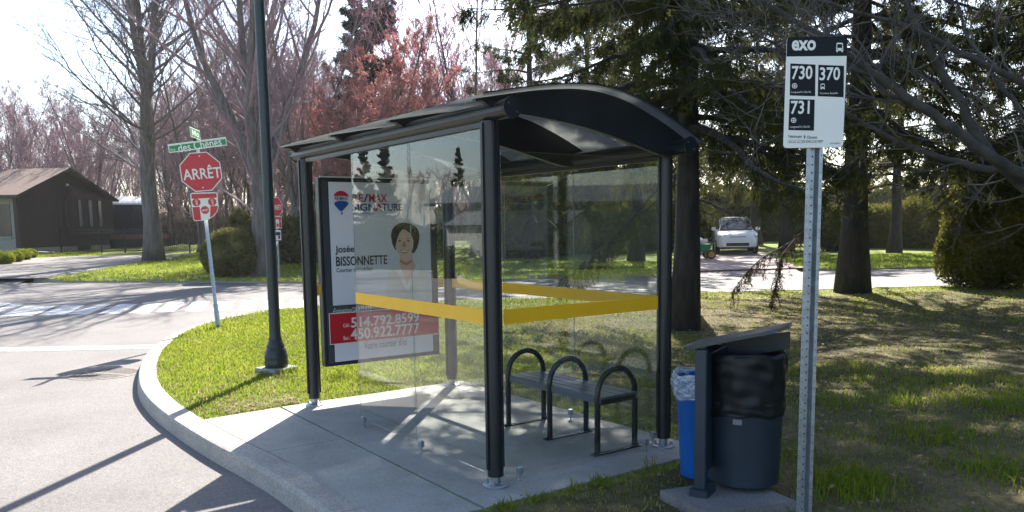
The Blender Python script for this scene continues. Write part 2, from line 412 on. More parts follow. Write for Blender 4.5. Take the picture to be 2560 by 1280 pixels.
# pavement slabs of the bus stop
def slab(g, poly, top=0.0):
    g.prism(poly, (0, 0, top-.15), (1, 0, 0), (0, 1, 0), (0, 0, 1), .15)
g = MB()
ki = lambda x: float(np.interp(x, KI[30:80, 0][np.argsort(KI[30:80, 0])], KI[30:80, 1][np.argsort(KI[30:80, 0])]))
gap = .011
xs = [-.28, .55, 1.4, 2.2, 2.93]
front = [(x, ki(x)-gap) for x in np.linspace(-.28, 2.93, 14)]
slab(g, [(-.28, .27+gap), (1.62, .27+gap)]+[(x, ki(x)-gap) for x in np.linspace(1.62, -.28, 8)])
slab(g, [(1.62+gap, .27+gap), (2.99, .27+gap), (2.95, .74)]+[(x, ki(x)-gap) for x in np.linspace(2.93, 1.62+gap, 8)])
slab(g, [(-.28, -1.62), (3.02, -1.62), (3.0, .27-gap), (-.28, .27-gap)])
struct(g.build("pavement", M_CONC))

# road markings: stop line, zebra bars, lane line; laid 4 mm above the asphalt
g = MB()
zz = ROAD_Z+.004
def quad(px):
    g.add([at(*q, z=zz) for q in px], np.array([[0, 1, 2, 3]]))
A, B, C_, D_ = at(-200, 873, zz), at(-200, 883, zz), at(402, 871, zz), at(424, 861, zz)
g.add([A, B, C_, D_], np.array([[0, 1, 2, 3]]))
for (tl, tr, br, bl) in [((-75, 756), (30, 757), (-60, 787), (-160, 785)), ((30, 760), (62, 760), (-20, 786), (-45, 786)), ((62, 764), (142, 764), (80, 790), (-2, 790)), ((160, 763), (212, 763), (160, 788), (95, 788)),
             ((246, 761), (276, 761), (220, 786), (166, 786)), ((300, 760), (345, 760), (297, 784), (246, 784)), ((372, 758), (405, 758), (372, 783), (320, 783)),
             ((420, 755), (466, 755), (435, 780), (390, 780)), ((482, 754), (525, 754), (505, 778), (462, 778)), ((545, 753), (588, 753), (574, 777), (530, 777)),
             ((608, 752), (648, 752), (636, 776), (594, 776)), ((668, 751), (708, 751), (702, 774), (660, 774)), ((726, 750), (770, 750), (768, 770), (722, 772))]:
    quad([tl, tr, br, bl])
# edge line of the far street, seen under the conifers
L = np.array([at(x, y, zz)[:2] for x, y in ((1270, 739), (1640, 722), (1740, 718), (2100, 705), (2440, 692))]); L = catmull(L, 5)
g.strip(z3(L, zz), z3(offset2(L, .12), zz))
mk = g.build("road_markings", M_PAINT); struct(mk)

# driveway of the brown house (left) and the pink paved driveway (right)
def sheet(left, right, dz, n=5):
    A = catmull([at(*q)[:2] for q in left], n); B = catmull([at(*q)[:2] for q in right], n)
    g = MB(); rows = []
    for t in np.linspace(0, 1, 9):
        Q = A*(1-t)+B*t; rows.append(np.column_stack([Q, terr(Q[:, 0], Q[:, 1])+dz]))
    for a, b in zip(rows[:-1], rows[1:]): g.strip(a, b)
    return g
def apron(g, P):
    rows = [np.column_stack([P+NRM*t, np.full(len(P), z) if z is not None else terr(*(P+NRM*t).T)+.016]) for t, z in ((-.75, ROAD_Z+.003), (-.3, ROAD_Z+.05), (.14, .018), (.9, None))]
    for a, b in zip(rows[:-1], rows[1:]): g.strip(a, b)
    return g
struct(sheet([(-500, 700), (-400, 668), (0, 652), (90, 645), (250, 639), (370, 637), (480, 635)], [(-500, 703), (60, 696.5), (130, 692), (230, 677), (330, 660), (450, 648), (480, 642)], .012).build("driveway", M_ASPH2))
struct(apron(MB(), catmull([(44, 12.5), (36, 6.1), (31, 1.9), (29.0, .1)], 5)).build("driveway", M_ASPH2))
struct(apron(MB(), catmull([(15.25, -16.6), (14.7, -18.1), (14.1, -19.6), (13.3, -21.5)], 5)).build("driveway", M_PAVER))
struct(sheet([(1642, 680.5), (1662, 672), (1690, 660), (1720, 640), (1760, 630)], [(2028, 669), (1998, 664), (1960, 654), (1930, 640), (1905, 630)], .012).build("driveway", M_PAVER))

# the far side of the near street, behind the camera's left: seen only mirrored in the shelter's glass
OK = catmull([(-60, 9.2), (-20, 9.2), (0, 9.2), (12, 9.3), (17, 10.2), (20, 13), (22, 20), (26, 60)], 6)
g = MB()
a, b, c, d = z3(OK, ROAD_Z-.05), z3(offset2(OK, -.01), 0), z3(offset2(OK, -.18), .004), z3(offset2(OK, -.18), -.3)
for p, q in zip((a, b, c), (b, c, d)): g.strip(p, q)
struct(g.build("kerb", M_KERB))
poly = np.vstack([offset2(OK, -.18), [(-60, 60)]])
g = MB(); g.add(z3(poly, -.005), np.arange(len(poly))[None]); struct(g.build("lawn", M_TURF))

# ------------------------------------------------------------------ grass blades, loose leaves
rng = np.random.default_rng(7)
def inside(P, poly):
    x, y = P[:, 0], P[:, 1]; r = np.zeros(len(P), bool); j = len(poly)-1
    for i in range(len(poly)):
        xi, yi = poly[i]; xj, yj = poly[j]
        c = ((yi > y) != (yj > y)) & (x < (xj-xi)*(y-yi)/(yj-yi+1e-12)+xi); r ^= c; j = i
    return r
def vnoise(P, s, seed=0):
    r = np.random.default_rng(seed); T = r.random((64, 64)); q = P*s; i = np.floor(q).astype(int); f = q-i; f = f*f*(3-2*f)
    a = T[i[:, 0] % 64, i[:, 1] % 64]; b = T[(i[:, 0]+1) % 64, i[:, 1] % 64]; c = T[i[:, 0] % 64, (i[:, 1]+1) % 64]; d = T[(i[:, 0]+1) % 64, (i[:, 1]+1) % 64]
    return (a*(1-f[:, 0])+b*f[:, 0])*(1-f[:, 1])+(c*(1-f[:, 0])+d*f[:, 0])*f[:, 1]
LAWN = np.vstack([KI, [(-60, -52), (-60, .81)]])
SLAB = np.array([(-.29, 1.1), (-.29, -1.63), (3.03, -1.63), (3.0, .27), (2.97, .78), (2.9, 1.1)])
def grass_points(x0, x1, y0, y1, dens, far=False):
    n = int((x1-x0)*(y1-y0)*dens); P = np.column_stack([rng.uniform(x0, x1, n), rng.uniform(y0, y1, n)])
    W = np.column_stack([P, np.zeros(n)]); dz = (W-CAM)@FW; sx = ((W-CAM)@RT)/np.maximum(dz, .1)
    ok = (dz > 1.0) & (np.abs(sx) < .72)
    return P[ok], dz[ok]
def blades(P, Z, dz, h, dead, lush):
    n = len(P); w = (.0018+.00048*dz)*rng.uniform(.7, 1.3, n); a = rng.uniform(0, 2*np.pi, n); b = rng.uniform(0, 2*np.pi, n)
    lean = rng.uniform(.1, .9, n)*h
    B = np.column_stack([P, Z-.01]); dx = np.column_stack([np.cos(a), np.sin(a), np.zeros(n)])*w[:, None]
    mid = B+np.column_stack([np.cos(b)*lean*.35, np.sin(b)*lean*.35, h*.62]); tip = B+np.column_stack([np.cos(b)*lean, np.sin(b)*lean, h])
    V = np.stack([B-dx, B+dx, mid+dx*.7, mid-dx*.7, tip], 1).reshape(-1, 3)
    i = np.arange(n)[:, None]*5
    c0 = np.array([.135, .205, .018]); c1 = np.array([.285, .32, .04]); cd = np.array([.32, .26, .13])
    t = np.clip(lush+rng.normal(0, .18, n), 0, 1)[:, None]; k = (rng.random(n) < dead)[:, None]
    c = np.where(k, cd*rng.uniform(.6, 1.1, (n, 1)), c0*(1-t)+c1*t); c = np.repeat(np.column_stack([c, np.ones(n)])[:, None], 5, 1).reshape(-1, 4)
    return V, [i+np.array([[0, 1, 2, 3]]), i+np.array([[3, 2, 4]])], c
M_BLADE = leafmat("grass_blade", None, None, trans=.5, attr="tint")
def litter_amount(P):
    """how far the turf has given way to litter under the conifers (0 lush .. 1 bare)"""
    e = (P[:, 0]-3.05)*.35+(P[:, 1]+2.1)*.75
    near = np.exp(-((P[:, 0]+.75)/.5)**2)*(P[:, 0] < -.2)*(P[:, 1] > -1.9)
    return np.clip(.62-e*.55+.45*near, 0, 1)
mb = MB(); cols = []
for (x0, x1, y0, y1, dens) in ((-2.6, 3.2, -6, 1.0, 2300), (3.0, 8, -6, 1.2, 2600), (8, 12.2, -12, .5, 1300), (-3, 8, -22, -6, 700)):
    P, dz = grass_points(x0, x1, y0, y1, dens)
    ok = inside(P, LAWN) & ~inside(P, SLAB); P, dz = P[ok], dz[ok]
    s = litter_amount(P); n1 = vnoise(P, 1.3, 1)*.6+vnoise(P, 4, 2)*.4
    keep = rng.random(len(P)) < np.clip(1.25-s*(1.12-n1*.75)-np.where((P[:, 0] > 2.3) & (P[:, 0] < 3.6) & (P[:, 1] > .05) & (n1 > .45), .55, 0), .1, 1)
    P, dz, s, n1 = P[keep], dz[keep], s[keep], n1[keep]
    h = rng.uniform(.014, .036, len(P))*(1+.7*n1)*np.where(P[:, 0] > 8, 1.5, 1.0)*np.where((s > .5) & (n1 > .66), 1.25, 1.0)*(1-.25*(s > .4))
    V, F, c = blades(P, np.zeros(len(P)), dz, h, np.clip(.10+.22*(n1 < .42)+.50*s*(1.2-n1), 0, .9), n1*1.1-s*.25)
    mb.add(V, F); cols.append(c)
# longer tufts by the bin, the sign and along the slab edge
tc = [(at(x, y)[0], at(x, y)[1], r, k, hh) for x, y, r, k, hh in ((2110, 1225, .24, 420, .11), (2160, 1200, .18, 240, .10), (1905, 1190, .12, 90, .09), (1500, 1212, .07, 60, .08), (1440, 1222, .05, 30, .07), (1330, 1250, .08, 50, .06), (1255, 1268, .08, 80, .06),
      (1620, 1170, .05, 30, .1), (2330, 1090, .3, 260, .10), (2480, 1180, .3, 300, .11), (2240, 1010, .3, 240, .1), (690, 935, .12, 80, .09), (735, 930, .06, 60, .09), (548, 822, .12, 110, .09), (2500, 1010, .4, 300, .1), (2080, 1010, .3, 200, .1), (2000, 1150, .2, 130, .11))]
for x, y, r, k, hh in tc:
    q = rng.normal(0, r*.55, (k, 2))+(x, y); q = q[~inside(q, SLAB)]
    V, F, c = blades(q, np.zeros(len(q)), np.full(len(q), 4.5), rng.uniform(.5, 1.2, len(q))*hh, .08, np.full(len(q), .25)); mb.add(V, F); cols.append(c)
gr = mb.build("grass", M_BLADE, colors=np.vstack(cols))
gr['kind'] = 'stuff'; gr['label'] = 'short spring grass on the corner lawn around the bus shelter'; gr['category'] = 'grass'
# far lawns
mb = MB(); cols = []
def far_blades(pxpoly, n, hmul=1.0, lush=.75):
    q = np.array([at(*p)[:2] for p in pxpoly]); lo, hi = q.min(0), q.max(0); P = rng.uniform(lo, hi, (n*3, 2)); P = P[inside(P, q)][:n]
    Z = terr(P[:, 0], P[:, 1]); dz = (np.column_stack([P, Z])-CAM)@FW
    V, F, c = blades(P, Z, dz, rng.uniform(.05, .10, len(P))*hmul, .06, np.full(len(P), lush)*(.6+.6*vnoise(P, .5, 3))); mb.add(V, F); cols.append(c)
far_blades([(115, 702), (240, 676), (340, 658), (460, 640), (490, 640), (760, 660), (1100, 655), (1640, 655), (1700, 655), (1640, 688), (1250, 698), (760, 705)], 26000)
far_blades([(1940, 640), (2440, 632), (2440, 664), (2100, 673), (1990, 668)], 9000, lush=.45)
far_blades([(85, 632), (255, 629), (255, 638), (95, 644)], 3500)
far_blades([(0, 640), (90, 633), (330, 660), (200, 640)], 10) 
fg = mb.build("grass", M_BLADE, colors=np.vstack(cols)); fg['kind'] = 'stuff'; fg['label'] = 'mown grass on the lawns across the far street'; fg['category'] = 'grass'
# dead leaves and straw on the ground under the conifers
mb = MB(); cols = []
P, dz = grass_points(-2.6, 8, -13, .8, 160)
ok = inside(P, LAWN) & ~inside(P, SLAB) & (rng.random(len(P)) < .10+.90*litter_amount(P)); P, dz = P[ok], dz[ok]; n = len(P)
a = rng.uniform(0, 2*np.pi, n); L_ = rng.uniform(.006, .022, n)+.0012*dz; W_ = np.where(rng.random(n) < .6, L_*.12, L_*.5)
ux = np.column_stack([np.cos(a), np.sin(a), rng.uniform(-.3, .3, n)])*L_[:, None]; uy = np.column_stack([-np.sin(a), np.cos(a), rng.uniform(-.4, .4, n)])*W_[:, None]
B = np.column_stack([P, rng.uniform(.004, .035, n)])
mb.add(np.stack([B-ux, B+uy, B+ux, B-uy], 1).reshape(-1, 3), np.arange(n*4).reshape(-1, 4))
c = np.array([.27, .21, .14])*rng.uniform(.35, 1.15, (n, 1)); cols = np.repeat(np.column_stack([c, np.ones(n)])[:, None], 4, 1).reshape(-1, 4)
lf = mb.build("leaf_litter", leafmat("dry_leaf", None, None, trans=.25, attr="tint"), colors=cols)
lf['kind'] = 'stuff'; lf['label'] = 'dry leaves, straw and twigs scattered under the conifers'; lf['category'] = 'leaf litter'
# bare straw patch at the tip of the slab
mb = MB(); q = np.column_stack([rng.normal(3.15, .16, 500), rng.uniform(.05, .72, 500)]); q = q[(~inside(q, SLAB)) & inside(q, LAWN)]
n = len(q); a = rng.uniform(0, 2*np.pi, n); ux = np.column_stack([np.cos(a), np.sin(a), rng.uniform(-.2, .2, n)])*rng.uniform(.02, .06, n)[:, None]; uy = np.column_stack([-np.sin(a), np.cos(a), np.zeros(n)])*.004
B = np.column_stack([q, rng.uniform(.0, .025, n)]); mb.add(np.stack([B-ux, B+uy, B+ux, B-uy], 1).reshape(-1, 3), np.arange(n*4).reshape(-1, 4))
c = np.array([.40, .32, .22])*rng.uniform(.5, 1.1, (n, 1)); cols = np.repeat(np.column_stack([c, np.ones(n)])[:, None], 4, 1).reshape(-1, 4)
lf = mb.build("straw", leafmat("dry_leaf", None, None, trans=.25, attr="tint"), colors=cols); lf['kind'] = 'stuff'; lf['label'] = 'dead straw where the grass has died at the tip of the concrete slab'; lf['category'] = 'straw'

# ================================================================== the bus shelter
X3, Y3, Z3 = np.eye(3)
M_ROOF, _nt, _out = _nodes("smoked_roof_sheet")
_a = _nt.nodes.new("ShaderNodeBsdfPrincipled"); _a.inputs['Base Color'].default_value = (.035, .04, .042, 1); _a.inputs['Roughness'].default_value = .22
_t = _nt.nodes.new("ShaderNodeBsdfTranslucent"); _t.inputs[0].default_value = (.34, .35, .34, 1)
_tr = _nt.nodes.new("ShaderNodeBsdfTransparent"); _tr.inputs[0].default_value = (.5, .51, .5, 1)
_m1 = _nt.nodes.new("ShaderNodeMixShader"); _m1.inputs[0].default_value = .55; _m2 = _nt.nodes.new("ShaderNodeMixShader"); _m2.inputs[0].default_value = .34
_nt.links.new(_a.outputs[0], _m1.inputs[1]); _nt.links.new(_t.outputs[0], _m1.inputs[2]); _nt.links.new(_m1.outputs[0], _m2.inputs[1]); _nt.links.new(_tr.outputs[0], _m2.inputs[2]); _nt.links.new(_m2.outputs[0], _out.inputs[0])
SH = thing("bus_shelter", "glass bus shelter with black posts, arched roof and yellow safety stripes on the pavement", "bus shelter")
LX, WY = 2.87, 1.4236
posts = [(LX, 0, 2.155), (0, 0, 2.155), (0, -WY, 2.012), (LX, -WY, 2.012)]
for x, y, H in posts:
    g = MB(); g.lathe([(.049, .065), (.049, H)], (x, y, 0), 28)
    for s in (-1, 1):          # glazing fins
        g.box((x+s*.05, y, (.1+H)/2), (.02, .022, H-.12)); g.box((x, y+s*.05, (.1+H)/2), (.022, .02, H-.12))
    p = g.build("post", M_DARK, SH, smooth=True)
    g = MB(); g.lathe([(.078, .0), (.078, .012), (.07, .018), (.03, .02), (.028, .08)], (x, y, 0), 28)
    for k in range(4):
        a = math.radians(45+90*k); g.lathe([(.011, .018), (.011, .03), (.006, .032), (.006, .042)], (x+.055*math.cos(a), y+.055*math.sin(a), 0), 8)
    g.build("foot_flange", M_GALV, p, smooth=True)
def beam(y, z, x0, x1):
    g = MB(); r = .052
    pr_ = [(r*math.cos(t)*1.05, r*math.sin(t)) for t in np.linspace(0, 2*np.pi, 28, endpoint=False)]
    g.prism(pr_, (x0, y, z), (0, 1, 0), (0, 0, 1), (1, 0, 0), x1-x0)
    for s in (-1, 1):
        g.box(((x0+x1)/2, y+s*.053, z-.012), (x1-x0-.01, .012, .012)); g.box(((x0+x1)/2, y+s*.047, z+.028), (x1-x0-.01, .012, .010))
    g.box(((x0+x1)/2, y, z-.063), (LX-.1, .04, .028))
    b = g.build("beam", M_DARK, SH, smooth=True)
    for xe, s in ((x0, -1), (x1, 1)):
        e = MB(); e.prism([(.06*math.cos(t), .06*math.sin(t)) for t in np.linspace(0, 2*np.pi, 24, endpoint=False)], (xe, y, z), (0, 1, 0), (0, 0, 1), (s, 0, 0), .012)
        for a in (40, 220): e.lathe([(.008, -.004), (.008, .004)], (xe+s*.014, y+.035*math.cos(math.radians(a)), z+.035*math.sin(math.radians(a))), 8)
        e.build("end_cap", M_DARK, b)
beam(0, 2.205, -.22, 3.06); beam(-WY, 2.06, -.22, 3.06)
YT = [.17, .05, -.1, -.3, -.55, -.75, -.95, -1.15, -1.35, -1.5, -1.62]
ZT = [2.256, 2.279, 2.308, 2.342, 2.368, 2.364, 2.331, 2.269, 2.19, 2.12, 2.07]
YB = [.13, .02, -.06, -.15, -.35, -.6, -.85, -1.1, -1.3, -1.42, -1.55]
ZB = [2.255, 2.20, 2.19, 2.192, 2.178, 2.15, 2.105, 2.047, 2.005, 2.015, 2.08]
yy = np.linspace(.16, -1.6, 41); 
def smooth_interp(y, Y, Z):
    q = catmull(np.column_stack([Y, Z]), 8); o = np.argsort(q[:, 0]); return np.interp(y, q[o, 0], q[o, 1])
zt = smooth_interp(yy, YT, ZT); zb = smooth_interp(yy, YB, ZB); zb = np.minimum(zb, zt-.012)
for xr, th in ((-.09, .035), (.955, .05), (1.93, .05), (2.93, .035)):
    g = MB(); poly = np.vstack([np.column_stack([yy, zt-.001]), np.column_stack([yy, zb])[::-1]])
    g.prism(poly, (xr-th/2, 0, 0), (0, 1, 0), (0, 0, 1), (1, 0, 0), th); g.build("roof_rib", M_DARK, SH)
yr = np.linspace(.17, -1.575, 40); zr = np.interp(yr[::-1], np.r_[-1.66, yy[::-1], .2], np.r_[zt[-1]-.03, zt[::-1], zt[0]-.008])[::-1]
g = MB(); poly = np.vstack([np.column_stack([yr, zr+.014]), np.column_stack([yr, zr+.001])[::-1]])
g.prism(poly, (-.2, 0, 0), (0, 1, 0), (0, 0, 1), (1, 0, 0), 3.19); g.build("roof_sheet", M_ROOF, SH, smooth=True)
g = MB()
for xr in (-.2, .42, 1.45, 2.45, 2.976):
    MB().prism(np.vstack([np.column_stack([yr, zr+.021]), np.column_stack([yr, zr+.0145])[::-1]]), (xr, 0, 0), (0, 1, 0), (0, 0, 1), (1, 0, 0), .02 if -.2 < xr < 3 else .014).build("roof_trim", M_DARK, SH)
def pane(c, size, name="glass_pane"):
    g = MB(); g.box(c, size); return g.build(name, M_GLASS, SH)
ge = mat("glass_edge", (.30, .42, .38), (.2, .3, .27), 5, rough=.2)
def vedge(x, y, z0, z1, px):
    g = MB(); g.box((x, y, (z0+z1)/2), (.0035, .0035, z1-z0)); g.build("edge", ge, px)
def clip(x, y, s, ax, par):
    g = MB(); d = (.04, .03, .045) if ax == 'x' else (.03, .04, .045)
    g.box((x, y, .062), d, bevel=.004); g.lathe([(.007, 0), (.007, .05)], (x, y, 0), 10); g.lathe([(.016, 0), (.016, .006)], (x, y, 0), 12); g.build("clip", M_GALV, par)
for x0, x1 in ((.065, .982), (.992, 1.905)):
    q = pane(((x0+x1)/2, 0, 1.09), (x1-x0, .010, 2.06)); clip(x1-.06 if x1 < 1 else x1-.05, 0, 1, 'x', q); vedge(x1+.002, .0, .06, 2.12, q)
for x0, x1 in ((.055, .963), (.973, 1.905), (1.915, 2.815)):
    q = pane(((x0+x1)/2, -WY, 1.0), (x1-x0, .010, 1.9)); clip(x0+.05, -WY, 1, 'x', q); vedge(x0-.002, -WY, .05, 1.95, q)
q = pane((0, -.715, 1.02), (.010, 1.285, 1.94)); clip(0, -1.25, 1, 'y', q); clip(0, -.18, 1, 'y', q)
for ya, yb in ((-.055, -.112), (-1.3, -1.37)): pane((2.90, (ya+yb)/2, 1.1), (.010, abs(ya-yb), 1.8))
sb = lambda c, s: MB().box(c, s).build("yellow_stripe", M_YEL, SH)
sb(((.075+1.9)/2, .0075, 1.02), (1.825, .003, .088)); sb((-.0075, -.715, 1.02), (.003, 1.28, .088)); sb(((.06+2.81)/2, -WY+.0075, 1.02), (2.75, .003, .088))
sb((2.8925, -.0835, 1.02), (.003, .055, .088)); sb((2.8925, -1.335, 1.02), (.003, .065, .088))

# advertising case between the two far posts, its poster and banner
XP = 2.862
AD = MB(); AD.box((2.915, -.705, 1.168), (.09, 1.176, 1.68), bevel=.006)
M_FRAME = mat("ad_frame", (.016, .018, .024), (.012, .014, .018), 5, rough=.4)
AD = AD.build("advertising_case", M_FRAME, SH)
M_INNER = mat("ad_inner_frame", (.05, .055, .075), (.045, .05, .065), 5, rough=.3)
g = MB()
for c, s in (((2.866, -.17, 1.168), (.008, .05, 1.62)), ((2.866, -1.25, 1.168), (.008, .05, 1.62))): MB().box(c, s).build("inner_frame", M_INNER, AD)
g = MB(); g.box((2.868, -.705, 2.012), (.02, 1.15, .012)); g.build("top_rail", mat("bright_aluminium", (.75, .75, .74), None, 5, rough=.3, metal=.3), AD)
M_POSTER = mat("poster_paper", (.66, .67, .73), (.63, .64, .70), 3, rough=.25)
g = MB(); g.box((2.8695, -.7125, 1.167), (.006, 1.012, 1.604)); g.build("poster", M_POSTER, AD)
def PP(px, py, dx=0.0): return on_x(px, py, XP-dx)
EU = np.array([0, -1.0, 0]); EV = np.array([0, 0, 1.0])
def ptext(mb, body, x0, x1, y0, y1, dx, bold=0.0, m=0, shear=0.0):
    """lettering spanning the pixel box (x0,y0)-(x1,y1) of the poster, laid level on it"""
    ym = (y0+y1)/2
    a = PP(x0, ym, dx); b = PP(x1, ym, dx); xm = (x0+x1)/2; t = PP(xm, y0, dx); d = PP(xm, y1, dx)
    put_text(mb, body, (XP-dx, 0, 0), EU, EV, -a[1], -b[1], d[2], t[2], bold, m, shear)
def ppoly(mb, pts, dx, m=0):
    P = np.array([PP(x, y, dx) for x, y in pts]); mb.add(P, np.arange(len(P))[None], m)
M_NAVY = mat("print_navy", (.012, .03, .11), None, 5, rough=.4); M_PRED = mat("print_red", (.5, .02, .04), None, 5, rough=.35); M_INK = mat("print_ink", (.012, .012, .02), None, 5, rough=.4)
M_SKIN = mat("print_skin", (.72, .48, .38), (.66, .43, .34), 9, rough=.4); M_HAIR = mat("print_hair", (.010, .008, .009), (.022, .017, .018), 30, rough=.4, stretch=(1, 1, .3)); M_PW = mat("print_white", (.78, .78, .76), None, 5, rough=.35)
M_GREYP = mat("print_grey", (.22, .23, .24), None, 5, rough=.35); M_BANN = mat("print_slate", (.05, .065, .07), None, 5, rough=.35); M_LIP = mat("print_lip", (.40, .12, .11), None, 5, rough=.4); M_JACK = mat("print_jacket", (.60, .59, .55), (.53, .52, .48), 6, rough=.4)
g = MB()       # balloon logo: red cap, white band, blue lower half, small basket
ppoly(g, [(834, 491), (836, 485), (841, 480), (848, 477.5), (854, 477), (861, 479), (867, 483), (871, 488), (873, 492), (868, 490.5), (864, 491.5), (859, 489.5), (854, 490.5), (849, 489), (844, 490.5), (839, 489.5)], 0, 0)
ppoly(g, [(834.5, 508), (840, 504), (848, 502), (856, 502), (864, 503), (872, 507), (869, 513), (862, 521), (856, 527), (853, 528.5), (850, 527.5), (843, 520), (837, 513)], 0, 1)
ppoly(g, [(852, 531), (857, 531), (856, 536), (853, 536)], 0, 2)
ptext(g, "RE/MAX", 837, 870, 491.5, 500.5, 0, .012, 3)
g.build("logo", [M_PRED, mat("print_blue", (.012, .075, .28), None, 5, rough=.35), M_INK, M_NAVY], AD)
g = MB()
ptext(g, "RE", 880, 909, 485, 505, 0, .018, 0); ptext(g, "/", 909, 921, 485, 505, 0, .02, 1); ptext(g, "MAX", 922, 968, 485, 505.5, 0, .018, 0)
ptext(g, "SIGN", 880, 939, 509, 527, 0, .018, 1); ppoly(g, [(938, 527.5), (945, 509), (949, 509), (956, 527.5), (951.5, 527.5), (947, 514.5), (942.5, 527.5)], 0, 0); ptext(g, "TURE", 955, 1006, 509, 527.5, 0, .018, 1)
ptext(g, "AGENCE IMMOBILIÈRE", 880, 935, 531.5, 535, 0, .0, 2)
ptext(g, "Josée", 838, 885.5, 614, 636.5, 0, .014, 2); ptext(g, "BISSONNETTE", 840, 968, 639.5, 663, 0, .016, 2); ptext(g, "Courtier immobilier", 841, 932, 668.5, 679, 0, .004, 2)
ptext(g, "Votre courtier d'ici", 910, 1017, 849, 868, 0, .01, 3)
g.build("lettering", [M_PRED, M_NAVY, M_INK, M_GREYP], AD)
g = MB()       # printed portrait: jacket, neck, hair behind, face, fringe, features
ppoly(g, [(966, 746), (968, 700), (972, 681), (983, 671), (1000, 664), (1014, 690), (1030, 664), (1050, 670), (1067, 679), (1075, 694), (1077, 746)], -.003, 2)
ppoly(g, [(999, 630), (1030, 630), (1032, 652), (1040, 664), (1030, 684), (1017, 712), (1004, 690), (992, 666), (1000, 656)], -.002, 0)
ppoly(g, [(1000, 648), (1015, 656), (1031, 648), (1032, 654), (1016, 664), (999, 655)], -.0015, 6)
ppoly(g, [(986, 668), (999, 660), (1012, 694), (1017, 714), (1016, 726), (1004, 702)], -.001, 5); ppoly(g, [(1017, 714), (1031, 684), (1041, 662), (1051, 669), (1036, 700), (1019, 728)], -.001, 5)
ppoly(g, [(977, 588), (980, 574), (988, 564), (999, 558), (1012, 556.5), (1026, 559), (1038, 565), (1046, 576), (1049, 590), (1047, 606), (1043, 620), (1036, 632), (1028, 634), (1000, 630), (987, 623), (980, 608)], -.0022, 1)
ppoly(g, [(988, 600), (990, 588), (997, 577), (1007, 573), (1020, 575), (1030, 586), (1034, 600), (1033, 618), (1028, 632), (1021, 641), (1012, 645), (1003, 642), (995, 634), (989, 620)], -.0005, 0)
ppoly(g, [(985, 606), (986, 586), (997, 570), (1012, 566), (1006, 573), (998, 584), (993, 597), (990, 612)], .0002, 1); ppoly(g, [(1004, 569), (1020, 568), (1034, 582), (1037, 608), (1033, 600), (1028, 586), (1016, 576)], .0002, 1)
for ex in ((994.5, 1003.5), (1016, 1025.5)):
    ppoly(g, [(ex[0], 602), ((ex[0]+ex[1])/2, 600), (ex[1], 602), ((ex[0]+ex[1])/2, 604.3)], .0006, 3); ppoly(g, [(ex[0]-1, 597), ((ex[0]+ex[1])/2, 594.6), (ex[1]+1, 597), ((ex[0]+ex[1])/2, 596)], .0006, 1)
ppoly(g, [(1008, 604), (1012, 604), (1015, 616), (1010, 618.5), (1006, 616)], .0006, 6); ppoly(g, [(1000, 624), (1011, 626), (1022, 624), (1019, 631), (1011, 634), (1004, 631)], .0006, 4); ppoly(g, [(1002, 625.2), (1011, 627), (1020, 625.2), (1017, 629.6), (1011, 631), (1005, 629.6)], .001, 5)
g.build("printed_portrait", [M_SKIN, M_HAIR, M_JACK, M_INK, M_LIP, M_PW, mat("print_skin_dark", (.46, .26, .19), None, 9, rough=.4)], AD)
g = MB()       # red banner with the telephone numbers
g.box((2.864, -.7215, .668), (.014, 1.117, .274), m=0); g.box((2.8645, -.45, .841), (.013, .57, .068), m=1)
g.box((2.858, -.7215, .807), (.006, 1.125, .006), m=2); g.box((2.858, -.7215, .530), (.006, 1.125, .006), m=2); g.box((2.858, -.163, .668), (.006, .005, .27), m=2)
g.build("banner", [mat("banner_red", (.50, .015, .025), (.46, .012, .02), 4, rough=.3), M_BANN, M_PW], AD)
g = MB(); d5 = .0065
ptext(g, "Estimation", 832, 876, 770, 783.5, d5, .0, 0, .25); ptext(g, "GRATUITE", 877, 928, 766.5, 780.5, d5, .0, 0, .25)
ptext(g, "514.792.8599", 877.5, 1048, 787, 812, d5, .02, 0); ptext(g, "450.922.7777", 877, 1048.5, 814, 842, d5, .02, 0)
ptext(g, "Cell.:", 858, 875, 809, 818, d5, .01, 0); ptext(g, "Bur.:", 859, 875, 840, 849.5, d5, .01, 0)
g.build("phone_numbers", [M_PW], AD)
pl = MB(); q0, q1 = PP(910, 447), PP(976, 420); pl.box((2.866, (q0[1]+q1[1])/2, (q0[2]+q1[2])/2+.004), (.006, abs(q1[1]-q0[1]), abs(q1[2]-q0[2])))
ptext(pl, "imagi", 927, 962, 425, 441, 0, .012, 1); pl.build("maker_plate", [mat("plate_grey", (.30, .32, .30), None, 5, rough=.4), M_INK], AD)

# ================================================================== bench inside the shelter
BN = thing("bench", "dark metal bench with three hoop armrests inside the glass shelter", "bench", (.64, -1.09, 0))
M_BENCH = mat("bench_steel", (.014, .018, .024), (.011, .014, .018), 6, rough=.22, bump=.02)
for hx in (-.52, .005, .53):
    g = MB(); pts = [(hx, .173, z) for z in np.linspace(.004, .40, 5)]+[(hx, .173*math.cos(t), .405+.175*math.sin(t)) for t in np.linspace(0, np.pi, 17)[1:-1]]+[(hx, -.173, z) for z in np.linspace(.40, .004, 5)]
    g.tube(pts, .0205, 14); h = g.build("hoop_leg", M_BENCH, BN, smooth=True)
    g = MB(); g.box((hx, 0, .005), (.05, .44, .009), bevel=.003)
    for s in (-1, 1): g.lathe([(.008, .009), (.008, .018)], (hx, s*.205, 0), 8)
    g.build("foot_plate", M_BENCH, h)
g = MB(); M_SEAT = mat("bench_seat_metal", (.12, .14, .165), (.09, .105, .125), 5, rough=.32, metal=.35, stretch=(.4, 4, 4), bump=.03)
